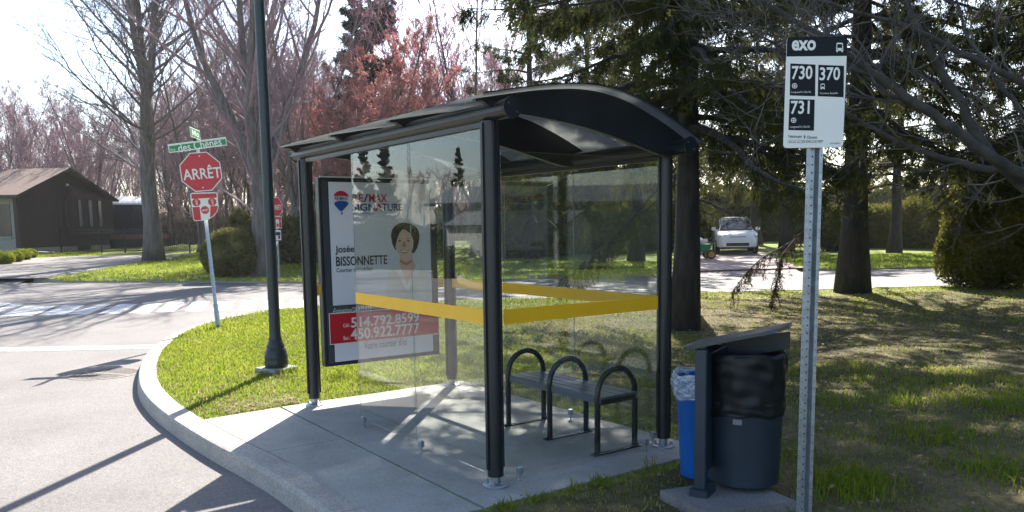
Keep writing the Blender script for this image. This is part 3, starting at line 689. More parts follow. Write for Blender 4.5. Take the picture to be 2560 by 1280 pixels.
for k in range(4): g.box((.0, -.1215+k*.081, .392), (1.10, .077, .018), bevel=.004)
for s in (-1, 1): g.box((0, s*.168, .377), (1.10, .012, .048), bevel=.004)
g.build("seat", M_SEAT, BN)
g = MB()
for hx in (-.52, .005, .53): MB().box((hx, 0, .362), (.03, .33, .035)).build("seat_bearer", M_BENCH, BN)

# ================================================================== waste station: pad, twin bins under a tilted roof
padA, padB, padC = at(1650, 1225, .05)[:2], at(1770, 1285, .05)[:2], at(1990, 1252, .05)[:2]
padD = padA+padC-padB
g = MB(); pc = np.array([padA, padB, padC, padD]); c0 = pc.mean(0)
po = tag(g.prism(pc-c0, (0, 0, -.08), X3, Y3, Z3, .13).build("concrete_pad", groundmat("concrete_shade_tone", [(0.25, (.13, .12, .12)), (0.5, (.19, .18, .175)), (0.75, (.24, .225, .215))], 2.5, 60, 0.3, 0.9, amp=.15, speck=150, samp=.15)), "small concrete pad on the ground under the waste bins", "concrete pad"); po.location = (*c0, 0)  # shade on the pad is put into its darker concrete colour
bp_ = at(1752, 1238, .05); BX, BY = bp_[0], bp_[1]
view = N([BX-CAM[0], BY-CAM[1], 0]); vr = np.array([view[1], -view[0], 0]); e1 = N(view*.93+vr*.30); e2 = np.array([e1[1], -e1[0], 0])      # e1 away along the frame, e2 to the right
WB = thing("waste_bin", "charcoal waste bin with black bag under a tilted roof on the concrete pad", "waste bin", (BX, BY, .05))
M_BIN = mat("bin_charcoal", (.021, .034, .050), (.016, .027, .040), 7, rough=.45, bump=.04)
def L(a, b, z=0): return e1*a+e2*b+np.array([0, 0, z])
Rb = np.array([e2, e1, Z3])
g = MB(); g.box(L(.02, -.008, .42), (.066, .05, .80), Rb, bevel=.006); g.box(L(.46, 0, .42), (.062, .05, .80), Rb, bevel=.006); g.box(L(.24, 0, .45), (.02, .40, .66), Rb); g.box(L(.03, .0, .02), (.10, .16, .04), Rb); g.box(L(.44, .0, .02), (.10, .16, .04), Rb)
g.build("frame", M_BIN, WB)
BC = atd(1858, 1150, 4.70)-np.array([BX, BY, 0]); BC[2] = 0
g = MB(); g.lathe([(.18, .022), (.198, .032), (.216, .49), (.22, .505), (.214, .51), (.208, .505), (.19, .05), (.02, .05)], BC, 40)
g.build("bucket", M_BIN, WB, smooth=True)
def bag_rows(prof, c, k, nseg=180, nz=44):
    th = np.linspace(0, 2*np.pi, nseg, endpoint=False); z_, r_ = catmull(np.array(prof), 12).T; u = np.linspace(0, 1, nz); z_ = np.interp(u, np.linspace(0, 1, len(z_)), z_); r_ = np.interp(u, np.linspace(0, 1, len(r_)), r_); rows = []
    for i, (z, r) in enumerate(zip(z_, r_)):
        v = u[i]; w = k*(np.sin(th*5+9*v)+.8*np.sin(th*9-14*v+1)+.6*np.sin(th*14+5*v+2)+.5*np.sin(th*4-34*v)+.45*np.sin(th*3+52*v))*(.5+.5*math.sin(3.14*v))
        rows.append(np.column_stack([(r+w)*np.cos(th), (r+w)*np.sin(th), z+.009*np.sin(th*3+1)+.004*np.sin(th*8)])+np.asarray(c))
    return rows
def add_rows(g, rows):
    n = len(rows[0]); i = np.arange(n); j = (i+1) % n; R = np.vstack(rows); o = np.arange(len(rows)-1)[:, None]*n
    g.add(R, np.stack([o+i, o+j, o+j+n, o+i+n], -1).reshape(-1, 4))
g = MB(); add_rows(g, bag_rows([(.43, .217), (.45, .222), (.49, .223), (.55, .222), (.63, .226), (.70, .231), (.755, .232), (.78, .226), (.77, .212), (.62, .205)], BC, .0035))
g.build("bag", mat("black_bag", (.008, .011, .013), (.006, .008, .010), 6, rough=.5, spec=.35), WB, smooth='all')
# tilted roof plate with hood
def roof_outline():
    return [(-.085+.06*math.cos(t), .19+.2*math.sin(t)) for t in np.linspace(math.radians(90), math.radians(270), 13)]+[(.36, -.005), (.41, .03), (.43, .19), (.41, .35), (.36, .385)]
tilt = math.radians(14); ev = N(e2*math.cos(tilt)+Z3*math.sin(tilt)); nv = np.cross(ev, e1)*-1
nv = nv if nv[2] > 0 else -nv
g = MB(); g.prism(roof_outline(), np.array([0, 0, .835])+e1*.0, ev, e1, nv, .018); g.build("roof", mat("bin_roof_paint", (.035, .045, .06), (.028, .036, .05), 6, rough=.35), WB)
g = MB(); g.prism([(.035, .72), (.035, .84), (.38, .895), (.38, .80)], L(.36, 0, 0), e2, Z3, e1, .02); g.build("hood", M_BIN, WB)
g = MB(); rs = .2145; ang = math.atan2((-view)@e1, (-view)@e2)
for u0, m in ((0, 0),):
    A_ = [BC+e2*rs*math.cos(ang+t)+e1*rs*math.sin(ang+t)+Z3*z for z in (.395, .425) for t in (-.33, -.22, -.10)]
    g.add(A_, np.array([[0, 1, 4, 3], [1, 2, 5, 4]]))
g.build("sticker", mat("sticker_grey", (.16, .18, .2), None, 5, rough=.5), WB)
BL = atd(1757, 1150, 5.03); BL[2] = 0
RB = thing("recycling_bin", "bright blue recycling bin with a clear bag, left of the charcoal bin", "recycling bin", BL)
g = MB(); g.lathe([(.125, .0), (.135, .008), (.168, .60), (.174, .61), (.174, .625), (.164, .625), (.13, .02), (.02, .02)], (0, 0, 0), 40)
g.build("bucket", mat("blue_plastic", (.006, .11, .42), (.005, .095, .37), 4, rough=.38), RB, smooth=True)
g = MB(); add_rows(g, bag_rows([(.50, .176), (.52, .184), (.56, .189), (.61, .192), (.64, .188), (.65, .17), (.6, .162)], (0, 0, 0), .004))
mb_, nt_, o_ = _nodes("clear_bag"); t1 = nt_.nodes.new("ShaderNodeBsdfTransparent"); t2 = nt_.nodes.new("ShaderNodeBsdfPrincipled"); t2.inputs['Base Color'].default_value = (.62, .68, .74, 1); t2.inputs['Roughness'].default_value = .2
n_ = nt_.nodes.new("ShaderNodeTexNoise"); n_.inputs['Scale'].default_value = 14; n_.inputs['Detail'].default_value = 5; mr_ = nt_.nodes.new("ShaderNodeMapRange"); mr_.inputs[1].default_value = .35; mr_.inputs[2].default_value = .7; mr_.inputs[3].default_value = .25; mr_.inputs[4].default_value = .75
mx_ = nt_.nodes.new("ShaderNodeMixShader"); bb_ = nt_.nodes.new("ShaderNodeBump"); bb_.inputs['Strength'].default_value = .6
nt_.links.new(n_.outputs[0], mr_.inputs[0]); nt_.links.new(mr_.outputs[0], mx_.inputs[0]); nt_.links.new(n_.outputs[0], bb_.inputs['Height']); nt_.links.new(bb_.outputs[0], t2.inputs['Normal']); nt_.links.new(t1.outputs[0], mx_.inputs[1]); nt_.links.new(t2.outputs[0], mx_.inputs[2]); nt_.links.new(mx_.outputs[0], o_.inputs[0])
g.build("bag", mb_, RB, smooth='all')

# ================================================================== bus stop sign on a perforated post
EB = at(2004, 1345); ES = thing("bus_stop_sign", "white and black bus stop sign on a perforated steel post in the grass", "bus stop sign", EB)
en = N([-FW[0], -FW[1], 0]); exr = np.array([-en[1], en[0], 0]); exr = exr if exr@RT > 0 else -exr
lean = exr*0.004
def eb(u, d, z): return exr*u+en*d+Z3*z+lean*z
g = MB(); hat = [(-.038, .018), (-.024, .018), (-.012, -.012), (.012, -.012), (.024, .018), (.038, .018), (.038, .021), (.022, .021), (.011, -.009), (-.011, -.009), (-.022, .021), (-.038, .021)]
zs_ = [-.1, 2.2]; V = np.array([[eb(u, d, z) for u, d in hat] for z in zs_]); n = len(hat); i = np.arange(n); j = (i+1) % n
g.add(V.reshape(-1, 3), np.stack([i, j, j+n, i+n], -1)); g.add(V[1], np.array([[0, 1, 10, 11], [1, 2, 9, 10], [2, 3, 8, 9], [3, 4, 7, 8], [4, 5, 6, 7]]))
po_ = g.build("post", M_GALV, ES)
g = MB()
for z in np.arange(.03, 1.9, .0254*1.5):
    for u, d in ((0, -.008), (.031, .0222), (-.031, .0222)):
        r = .0042 if u == 0 else .0024
        c = eb(u, d, z); g.add([c+exr*r*math.cos(t)+Z3*r*math.sin(t) for t in np.linspace(0, 2*np.pi, 8, endpoint=False)], np.arange(8)[None])
g.build("holes", mat("hole_dark", (.03, .035, .04), None, 5, rough=.8), po_)
def rr_poly(u0, u1, v0, v1, r, n=5):
    P = []
    for cx, cy, a in ((u1-r, v1-r, 0), (u0+r, v1-r, 90), (u0+r, v0+r, 180), (u1-r, v0+r, 270)): P += [(cx+r*math.cos(math.radians(a+k*90/n)), cy+r*math.sin(math.radians(a+k*90/n))) for k in range(n+1)]
    return P
so = eb(0, .026, 1.9); sx_ = N(exr*1.0+Z3*-.004); sy_ = N(Z3+exr*.012)
g = MB(); of = so+en*.0048
def su(px, py):      # photo pixel -> (u, v) on the sign panel
    d = ray(px, py); P0 = EB+so; nn = en; t = ((P0-CAM)@nn)/(d@nn); q = CAM+t*d-EB-so
    A_ = np.array([[sx_@sx_, sx_@sy_], [sx_@sy_, sy_@sy_]]); b_ = np.array([q@sx_, q@sy_]); return np.linalg.solve(A_, b_)
cr = [su(*q) for q in ((1968, 90), (2117, 95), (2107, 372), (1957, 367))]
U0, U1 = (cr[0][0]+cr[3][0])/2, (cr[1][0]+cr[2][0])/2; Z0, Z1 = (cr[2][1]+cr[3][1])/2, (cr[0][1]+cr[1][1])/2
gp = MB(); gp.prism(rr_poly(U0, U1, Z0, Z1, .016), so, sx_, sy_, en, .004); pan = gp.build("sign_panel", M_WHITE, ES)
def spoly(pts, m, d=0.0): g.add([of+en*d+sx_*u+sy_*v for u, v in (su(*p) for p in pts)], np.arange(len(pts))[None], m)
def stext(body, x0, x1, y0, y1, bold, m, d=.0006):
    ym = (y0+y1)/2; xm = (x0+x1)/2; put_text(g, body, of+en*d, sx_, sy_, su(x0, ym)[0], su(x1, ym)[0], su(xm, y1)[1], su(xm, y0)[1], bold, m)
v0 = su(2040, 141)[1]
g.prism([p for p in rr_poly(U0, U1, v0, Z1, .016)][:12]+[(U0, v0), (U1, v0)], so+en*.0041, sx_, sy_, en, .0006, 0)
stext("exo", 1978.5, 2038.5, 101, 127, .03, 1)
for q in ([(1975, 159), (2038, 162), (2037, 241), (1973.5, 239)], [(2045, 162.5), (2109, 165), (2108, 243.5), (2043.5, 241)], [(1973, 248), (2036, 249.5), (2034, 327), (1970, 325.5)]): spoly(q, 0)
stext("730", 1978.5, 2030, 165, 199, .018, 1); stext("370", 2048, 2099, 168.5, 201.5, .018, 1); stext("731", 1976, 2023, 252, 285.5, .018, 1)
stext("Longueuil-U.-De-Sh.", 1977, 2027, 228, 234, .0, 1); stext("Terminus Ste-Julie", 2048, 2093, 231, 237, .0, 1); stext("Longueuil-U.-De-Sh.", 1974, 2024.5, 314.5, 321, .0, 1)
stext("Téléchargez", 1969, 2003.5, 338, 346.5, .006, 0); stext("Chrono", 2016, 2042, 339.5, 347, .01, 0); stext("1 833 allo exo (255 6396) arrêt 70277", 1968, 2057, 352.5, 359, .0, 0); stext("exo.quebec", 2074, 2099, 356, 361, .004, 0)
spoly([(1969, 350), (2056, 351.2), (2056, 351.9), (1969, 350.7)], 0)
def ring(cx, cy, r, m): 
    k = [(cx+r*math.cos(t), cy+r*math.sin(t)) for t in np.linspace(0, 2*np.pi, 20, endpoint=False)]; spoly(k, m, .0006); spoly([(cx+(x-cx)*.74, cy+(y-cy)*.74) for x, y in k], 0, .001)
    spoly([(cx-1, cy-4.2), (cx+1, cy-4.2), (cx+1, cy+3.6), (cx-1, cy+3.6)], m, .0014); spoly([(cx-3.6, cy-.2), (cx-2.6, cy-1.4), (cx, cy+2.2), (cx, cy+4.4)], m, .0014); spoly([(cx+3.6, cy-.2), (cx, cy+4.4), (cx, cy+2.2), (cx+2.6, cy-1.4)], m, .0014)
ring(1985.5, 215, 6.6, 1); ring(1983, 301, 6.6, 1)
def bus_icon(cx, cy, s):
    spoly([(cx-8*s, cy-9*s), (cx-6.5*s, cy-12*s), (cx+6.5*s, cy-12*s), (cx+8*s, cy-9*s), (cx+9*s, cy+8*s), (cx-9*s, cy+8*s)], 1, .0006)
    spoly([(cx-6*s, cy-8.5*s), (cx+6*s, cy-8.5*s), (cx+6.6*s, cy+1*s), (cx-6.6*s, cy+1*s)], 0, .001)
    for k in (-1, 1):
        spoly([(cx+k*6.2*s-1.4*s, cy+3*s), (cx+k*6.2*s+1.4*s, cy+3*s), (cx+k*6.2*s+1.4*s, cy+5.4*s), (cx+k*6.2*s-1.4*s, cy+5.4*s)], 0, .001)
        spoly([(cx+k*6.2*s-1.7*s, cy+8*s), (cx+k*6.2*s+1.7*s, cy+8*s), (cx+k*6.2*s+1.7*s, cy+11.5*s), (cx+k*6.2*s-1.7*s, cy+11.5*s)], 1, .0006)
bus_icon(2098, 119.5, 1.0); bus_icon(2055.5, 217, .62)
spoly([(2010.5, 337.5), (2013, 340), (2012.5, 343), (2010.5, 347.5), (2008.5, 343), (2008, 340)], 0); spoly([(2009.6, 339.5), (2011.4, 339.5), (2011.4, 342), (2009.6, 342)], 1, .0006)
g.build("lettering", [M_BLACK, M_WHITE], pan)

# ================================================================== stop sign at the corner
SB = at(546, 822); ST = thing("stop_sign", "leaning red stop sign at the grassy corner with a green street name blade on top", "stop sign", SB)
top = atd(489.5, 330, dep(SB))-SB; ax = top/top[2]                  # the pole leans
vdir = N([-FW[0]*.9-.25, -FW[1]*.55, 0]); sn = vdir; sxr = np.array([-sn[1], sn[0], 0]); sxr = sxr if sxr@RT > 0 else -sxr
sup = N(ax-sn*(ax@sn)); sxr = N(np.cross(sup, sn)); sxr = sxr if sxr@RT > 0 else -sxr
def pole(g, z0, z1, s, m=0):
    for u in (-1, 1): g.box(ax*(z0+z1)/2+sxr*u*s*.62+sn*-.002, (s*.32, s*1.0, z1-z0), np.array([sxr, sn, N(ax)]), m)
    g.box(ax*(z0+z1)/2-sn*s*.3, (s*1.1, s*.3, z1-z0), np.array([sxr, sn, N(ax)]), m)
g = MB(); pole(g, .0, 2.98, .034); sp = g.build("post", M_GALV, ST)
g = MB(); pole(g, -.1, .40, .046); g.box(ax*.40, (.06, .05, .012), np.array([sxr, sn, N(ax)])); g.build("sleeve", M_GALV, ST)
dS = dep(SB)
def spt(px, py, off=.035):   # pixel -> local (u, v) on the sign plane
    d = ray(px, py); P0 = SB+sn*off; t = ((P0-CAM)@sn)/(d@sn); q = CAM+t*d-P0; return np.array([q@sxr, q@sup])
def splane(g, pts, off, m, th=.0): 
    uv = [spt(*p, off) for p in pts]; o = sn*off
    if th: g.prism(uv, o, sxr, sup, sn, -th, m)
    else: g.add([o+sxr*u+sup*v for u, v in uv], np.arange(len(uv))[None], m)
def sp_text(g, body, x0, x1, y0, y1, off, bold, m, rot=0.0):
    c = spt((x0+x1)/2, (y0+y1)/2, off); w = abs(x1-x0)*dS/F_PX; h = abs(y1-y0)*dS/F_PX
    a = math.radians(rot); e_x = sxr*math.cos(a)+sup*math.sin(a); e_y = -sxr*math.sin(a)+sup*math.cos(a)
    put_text(g, body, sn*off+sxr*c[0]+sup*c[1], e_x, e_y, -w/2, w/2, -h/2, h/2, bold, m)
def octa(cu, R, rot): return [(cu[0]+R*math.cos(math.radians(22.5+rot+45*k)), cu[1]+R*math.sin(math.radians(22.5+rot+45*k))) for k in range(8)]
TI = 1.2
cO = spt(502.5, 429.5, .036); Ro = .325
g = MB(); g.prism(octa(cO, Ro, TI), sn*.036, sxr, sup, sn, -.003, 0); g.prism(octa(cO, Ro*.955, TI), sn*.0364, sxr, sup, sn, .0004, 1)
sp_text(g, "ARRÊT", 461, 548, 414, 446.5, .0378, .012, 0, TI)
for q in ((498.5, 390), (507.5, 469)): c = spt(*q, .038); g.add([sn*.0385+sxr*(c[0]+.011*math.cos(t))+sup*(c[1]+.011*math.sin(t)) for t in np.linspace(0, 6.283, 10, endpoint=False)], np.arange(10)[None], 0)
g.build("octagon_plate", [M_WHITE, M_RED], ST)
g = MB(); k = lambda pts, off, m, th=.0: splane(g, pts, off, m, th)
k([(479, 482), (541, 480.5), (544, 484), (546, 519), (543, 530), (535, 540), (523, 548), (512, 551), (487, 553), (484, 550), (475, 486)], .036, 0, .003)
k([(478, 485), (541, 483), (542, 494), (479, 497)], .037, 1); k([(481, 518), (499, 517), (503, 550), (488, 551), (485, 548)], .037, 1); k([(526, 515.5), (544, 514.5), (544.5, 520), (541, 530), (533, 539), (525, 544.5)], .037, 1)
for (x, y, r) in ((491, 506, 0), (530.5, 504.5, 0), (512.5, 525, 0)):
    c = spt(x, y, .0375); g.prism(octa(c, .064, TI), sn*.0375, sxr, sup, sn, .0004, 1)
    rot = 90 if y < 510 else 0
    sp_text(g, "ARRÊT", x-8, x+8, y-3, y+3, .0385, .01, 0, rot+TI)
g.build("all_way_plate", [M_WHITE, M_RED], ST)
g = MB(); k2 = [(420.5, 363.5), (564, 344.5), (566, 362), (424, 380.5)]
splane(g, [(418.5, 361), (564.5, 342), (567.5, 363.5), (423, 382.5)], .012, 0, .003); k([(422, 365.5), (450, 361.5), (500, 355), (563.5, 347.2), (565.5, 361.5), (424.5, 379.8)], .0125, 1)
sp_text(g, "des Chênes", 449, 550, 352, 372.5, .0135, .012, 0, 6.8); sp_text(g, "Rue", 427, 438, 371, 376.5, .0135, .0, 0, 6.8)
g.build("street_name_blade", [M_WHITE, M_GREEN], ST)
# the cross street's blade, seen nearly edge-on above
g = MB(); cb = spt(488, 334, 0); tocam = N(CAM-SB-Z3*2.9); side = N(np.cross(sup, tocam)); cc = sxr*cb[0]+sup*cb[1]; nb = N(side*.975-tocam*-.22); nb = nb if nb@tocam > 0 else -nb; nb = N(nb-sup*(nb@sup)); e_b = np.cross(sup, nb)
g.box(cc, (.60, .004, .15), np.array([e_b, nb, sup]), 0); g.box(cc+nb*.003, (.57, .003, .125), np.array([e_b, nb, sup]), 1); put_text(g, "Mo", cc+nb*.0055, e_b, sup, -.2, .2, -.045, .045, .012, 0)
g.build("street_name_blade", [M_WHITE, M_GREEN], ST)
M_BRK = mat("bracket_dark", (.03, .03, .035), None, 6, rough=.6)
for c_, d_ in ((ax*2.955, (.05, .05, .05)), (sxr*spt(487, 349, 0)[0]+sup*spt(487, 349, 0)[1], (.05, .03, .05)), (sxr*spt(505, 479.5, 0)[0]+sup*spt(505, 479.5, 0)[1], (.34, .012, .02))): MB().box(c_, d_, np.array([sxr, sn, sup])).build("bracket", M_BRK, ST)

# the second stop sign across the street, turned away
FB = at(699, 702); dF = dep(FB); FS = thing("stop_sign", "small distant red stop sign across the street beside the dark hedge", "stop sign", FB)
fn = N([-.78, -.62, 0]); fx = np.array([fn[1], -fn[0], 0]); fx = fx if fx@RT > 0 else -fx
hz = lambda y: (702-y)*dF/F_PX
g = MB(); g.box((0, 0, hz(497)/2), (.05, .03, hz(497)), np.array([fx, fn, Z3])); g.build("post", M_GALV, FS)
g = MB(); c = (0, hz(519)); g.prism(octa(c, .31, 0), fn*.02, fx, Z3, fn, .004, 0); g.prism(octa(c, .295, 0), fn*.0242, fx, Z3, fn, .001, 1); put_text(g, "ARRÊT", fn*.0262, fx, Z3, -.235, .235, hz(526), hz(511), .012, 0); g.build("octagon_plate", [M_WHITE, M_RED], FS)
g = MB(); z0, z1 = hz(572), hz(542); w = .23; g.prism([(-w, z0), (w, z0), (w, z1), (-w, z1)], fn*.02, fx, Z3, fn, .004, 0)
for q in ([(-w+.02, z1-.09), (w-.02, z1-.09), (w-.02, z1-.02), (-w+.02, z1-.02)], [(-w+.02, z0+.02), (-.08, z0+.02), (-.08, z0+.2), (-w+.02, z0+.2)], [(.08, z0+.02), (w-.02, z0+.02), (w-.02, z0+.2), (.08, z0+.2)]): g.prism(q, fn*.0242, fx, Z3, fn, .001, 1)
for cu, cv in ((-.14, z0+.26), (.14, z0+.26), (0, z0+.1)): g.prism(octa((cu, cv), .06, 0), fn*.0253, fx, Z3, fn, .001, 1)
g.build("all_way_plate", [M_WHITE, M_RED], FS)
g = MB(); z0, z1 = hz(601), hz(576); g.prism([(-.17, z0), (.17, z0), (.17, z1), (-.17, z1)], fn*.02, fx, Z3, fn, .004, 0); g.prism([(-.15, z1-.16), (.13, z1-.16), (.13, z1-.06), (-.15, z1-.06)], fn*.0242, fx, Z3, fn, .001, 1); g.prism([(.0, z0+.04), (.1, z0+.04), (.1, z0+.14), (.0, z0+.14)], fn*.0242, fx, Z3, fn, .001, 1); g.build("bus_plate", [M_WHITE, M_BLACK], FS)
g = MB(); a = fx*-.02+Z3*hz(605); b = fx*-.22+Z3*hz(622); g.tube([a, b], .035, 6); g.build("arm", M_WHITE, FS)

# ================================================================== lamp post
LB = at(692, 928); LP = thing("lamp_post", "tall dark steel lamp post with a bell shaped base on the lit lawn", "lamp post", LB)
M_LAMP = mat("lamp_paint", (.012, .022, .030), (.010, .018, .024), 8, rough=.42, bump=.04)
g = MB(); g.lathe([(.062, .33), (.060, .6), (.052, 4.5), (.045, 8.2)], (0, 0, .05), 16); g.build("pole", M_LAMP, LP, smooth=True)
g = MB(); g.lathe([(.122, 0), (.128, .02), (.13, .06), (.122, .08), (.126, .10), (.126, .135), (.118, .145), (.118, .165), (.102, .205), (.094, .215), (.098, .23), (.092, .245), (.078, .285), (.07, .30), (.074, .315), (.064, .34), (.062, .40)], (0, 0, .05), 28); g.build("base", M_LAMP, LP, smooth=True)
g = MB(); g.tube([(0, 0, 8.2), (.02, .05, 8.7), (.3, .9, 9.0), (.5, 1.4, 8.95)], [.045, .04, .032, .03], 10); g.box((.6, 1.7, 8.95), (.3, .62, .14), bevel=.04); g.build("lamp_arm", M_LAMP, LP)
g = MB(); Rl = np.array([[math.cos(.35), math.sin(.35), 0], [-math.sin(.35), math.cos(.35), 0], [0, 0, 1]]); g.box((0, 0, -.01), (.34, .34, .12), Rl, bevel=.01)
o = tag(g.build("concrete_footing", M_CONC, loc=tuple(LB)), "square concrete footing in the grass under the lamp post", "concrete footing")

# ================================================================== round storm drain grate in the road
GB = at(262, 934, ROAD_Z+.004); g = MB(); R_ = .41
gr_ = thing("drain_grate", "round cast iron storm drain grate in the asphalt by the kerb", "drain grate", GB)
th2 = np.linspace(0, 2*np.pi, 40, endpoint=False)
a = np.column_stack([R_*np.cos(th2), R_*np.sin(th2), np.zeros(40)]); b = np.column_stack([R_*.9*np.cos(th2), R_*.9*np.sin(th2), np.full(40, .004)]); i = np.arange(40); j = (i+1) % 40
g.add(np.vstack([a, b]), np.stack([i, j, j+40, i+40], -1)); M_IRON = mat("cast_iron", (.19, .165, .14), (.13, .11, .095), 12, rough=.8, bump=.3, bscale=80); g.build("rim", M_IRON, gr_)
g = MB(); g.add(np.column_stack([R_*.9*np.cos(th2), R_*.9*np.sin(th2), np.full(40, .0005)]), np.arange(40)[None]); g.build("pit", mat("pit_black", (.006, .006, .006), None, 5, rough=.9), gr_)
g = MB(); ca, sa = math.cos(.6), math.sin(.6)
for k_ in np.linspace(-.34, .34, 13):
    l = math.sqrt(max(.001, (R_*.9)**2-k_**2)); g.box((k_*ca, k_*sa, .003), (.03, 2*l, .004), np.array([[ca, sa, 0], [-sa, ca, 0], [0, 0, 1]]))
g.box((0, 0, .0042), (2*R_*.9, .05, .004), np.array([[ca, sa, 0], [-sa, ca, 0], [0, 0, 1]])); g.build("bars", M_IRON, gr_)

# ================================================================== trees: builders
def tubes(mb, P, R, n, m=0):
    """many polylines of equal length at once: P (M,k,3), R (M,k)"""
    P = np.asarray(P, float); R = np.asarray(R, float); Mn, k, _ = P.shape
    T = np.gradient(P, axis=1); T /= np.linalg.norm(T, axis=2)[..., None]+1e-12
    ref = np.where(np.abs(T[:, :1, 2:3]) < .9, np.array([0, 0, 1.0]), np.array([1.0, 0, 0]))
    A = np.cross(T, ref); A /= np.linalg.norm(A, axis=2)[..., None]+1e-12; B = np.cross(T, A)
    th = np.arange(n)*2*np.pi/n
    V = P[:, :, None]+R[:, :, None, None]*(np.cos(th)[None, None, :, None]*A[:, :, None]+np.sin(th)[None, None, :, None]*B[:, :, None])
    base = np.arange(Mn)[:, None, None]*k*n+np.arange(k-1)[None, :, None]*n; j = np.arange(n)[None, None]; j2 = (j+1) % n
    F = np.stack([base+j, base+j2, base+n+j2, base+n+j], -1).reshape(-1, 4)
    mb.add(V.reshape(-1, 3), F, m)
def grow(P0, D0, L, R0, R1, k, wob, up, rng):
    """polylines from P0 along D0; returns P (M,k,3), R (M,k)"""
    Mn = len(P0); P = np.empty((Mn, k, 3)); P[:, 0] = P0; d = D0/np.linalg.norm(D0, axis=1)[:, None]
    for i in range(1, k):
        d = d+rng.normal(0, wob, (Mn, 3))+np.array([0, 0, up]); d /= np.linalg.norm(d, axis=1)[:, None]
        P[:, i] = P[:, i-1]+d*(L/(k-1))[:, None]
    t = np.linspace(0, 1, k); return P, R0[:, None]*(1-t)+R1[:, None]*t
def children(P, R, n, t0, t1, ang, rng, spread_up=0.0):
    """n side shoots per polyline: start points, directions, parent radius, t"""
    Mn, k, _ = P.shape; t = np.sort(rng.uniform(t0, t1, (Mn, n)), 1); f = t*(k-1); i = np.minimum(f.astype(int), k-2); u = (f-i)[..., None]
    r = np.arange(Mn)[:, None]; S = P[r, i]*(1-u)+P[r, i+1]*u; T = P[r, i+1]-P[r, i]; T /= np.linalg.norm(T, axis=2)[..., None]+1e-12
    rad = R[r, i]*(1-u[..., 0])+R[r, i+1]*u[..., 0]
    q = rng.normal(0, 1, (Mn, n, 3)); q -= T*np.sum(q*T, 2)[..., None]; q /= np.linalg.norm(q, axis=2)[..., None]+1e-12
    a = np.radians(rng.uniform(ang[0], ang[1], (Mn, n)))[..., None]
    D = T*np.cos(a)+q*np.sin(a)+np.array([0, 0, spread_up])
    return S.reshape(-1, 3), D.reshape(-1, 3), rad.ravel(), t.ravel()
def bare_tree(seed, H, r0, fork, leaders, n1=14, n2=8, n3=7, splay=.35, budc=0, l1=.38, twig=.010, bud=.05, nb=2, lean=(0, 0), up=.08, low=5, lowl=.24):
    """leafless broadleaf tree: trunk with leaders, then branches, shoots, twigs and buds"""
    r = np.random.default_rng(seed); tr = MB(); cr = MB()
    k = 9; z = np.linspace(0, fork, k); P = np.column_stack([r.normal(0, .03, k).cumsum()+lean[0]*z, r.normal(0, .03, k).cumsum()+lean[1]*z, z]); P[0, :2] = 0
    R = r0*(1-.25*z/fork); R[0] *= 1.35; R[1] *= 1.1
    tr.tube(P, R, 14)
    top = P[-1]; a0 = r.uniform(0, 6.28); a = a0+np.arange(leaders)*2*np.pi/leaders+r.normal(0, .25, leaders); s = splay*r.uniform(.5, 1.3, leaders)
    D = np.column_stack([np.cos(a)*s, np.sin(a)*s, np.ones(leaders)]); L = (H-fork)*r.uniform(.85, 1.05, leaders)
    PL, RL = grow(np.repeat(top[None]-np.array([0, 0, .15]), leaders, 0), D, L, np.full(leaders, R[-1]*(.9 if leaders < 2 else .66)), np.full(leaders, .02), 12, .05, .03, r)
    tubes(tr, PL, RL, 9)
    S, D, rad, t = children(PL, RL, n1, .06, .97, (28, 62), r, .12)
    L = (H-fork)*l1*(1.08-t*.8)*r.uniform(.6, 1.15, len(t)); P1, R1 = grow(S, D, L, np.minimum(rad*.6, .010+L*.0095), np.full(len(t), .006), 8, .09, up, r); tubes(cr, P1, R1, 5)
    # low side limbs from the trunk
    S, D, rad, t = children(P[None], R[None], low, .5, .99, (48, 78), r, .12); L = H*lowl*r.uniform(.6, 1.1, len(t)); Pq, Rq = grow(S, D, L, .015+L*.0085, np.full(len(t), .006), 8, .15, up, r); tubes(cr, Pq, Rq, 5)
    P1 = np.vstack([P1, Pq]); R1 = np.vstack([R1, Rq])
    S, D, rad, t = children(P1, R1, n2, .15, 1.0, (25, 60), r, .1); lp = np.repeat(np.linalg.norm(P1[:, -1]-P1[:, 0], axis=1), n2)
    L = np.maximum(lp*.48*(1.05-t*.6)*r.uniform(.5, 1.2, len(t)), .25); P2, R2 = grow(S, D, L, np.minimum(rad*.7, .005+L*.0055), np.full(len(t), twig*.6), 6, .11, up, r); tubes(cr, P2, R2, 4)
    S, D, rad, t = children(P2, R2, n3, .12, 1.0, (20, 60), r, .1); lp = np.repeat(np.linalg.norm(P2[:, -1]-P2[:, 0], axis=1), n3)
    L = np.maximum(lp*.5*r.uniform(.4, 1.2, len(t)), .18); P3, R3 = grow(S, D, L, np.full(len(t), twig), np.full(len(t), twig*.5), 4, .13, up, r); tubes(cr, P3, R3, 3)
    if nb:
        S, D, rad, t = children(P3, R3, nb, .2, 1.0, (0, 80), r); n = len(S); u = r.normal(0, 1, (n, 3)); v = r.normal(0, 1, (n, 3)); sz = bud*r.uniform(.4, 1.3, n)[:, None]
        cr.add(np.stack([S-u*sz*.6, S+v*sz*.6, S+(u+v)*sz*.6], 1).reshape(-1, 3), np.arange(n*3).reshape(-1, 3), 1)
    return tr, cr
def template(tr, cr, mats_t, mats_c, crname="crown"):
    a = tr.build("trunk", mats_t, smooth='all'); b = cr.build(crname, mats_c)
    me = [("trunk", a.data), (crname, b.data)]
    for o in (a, b): bpy.data.objects.remove(o)
    return me
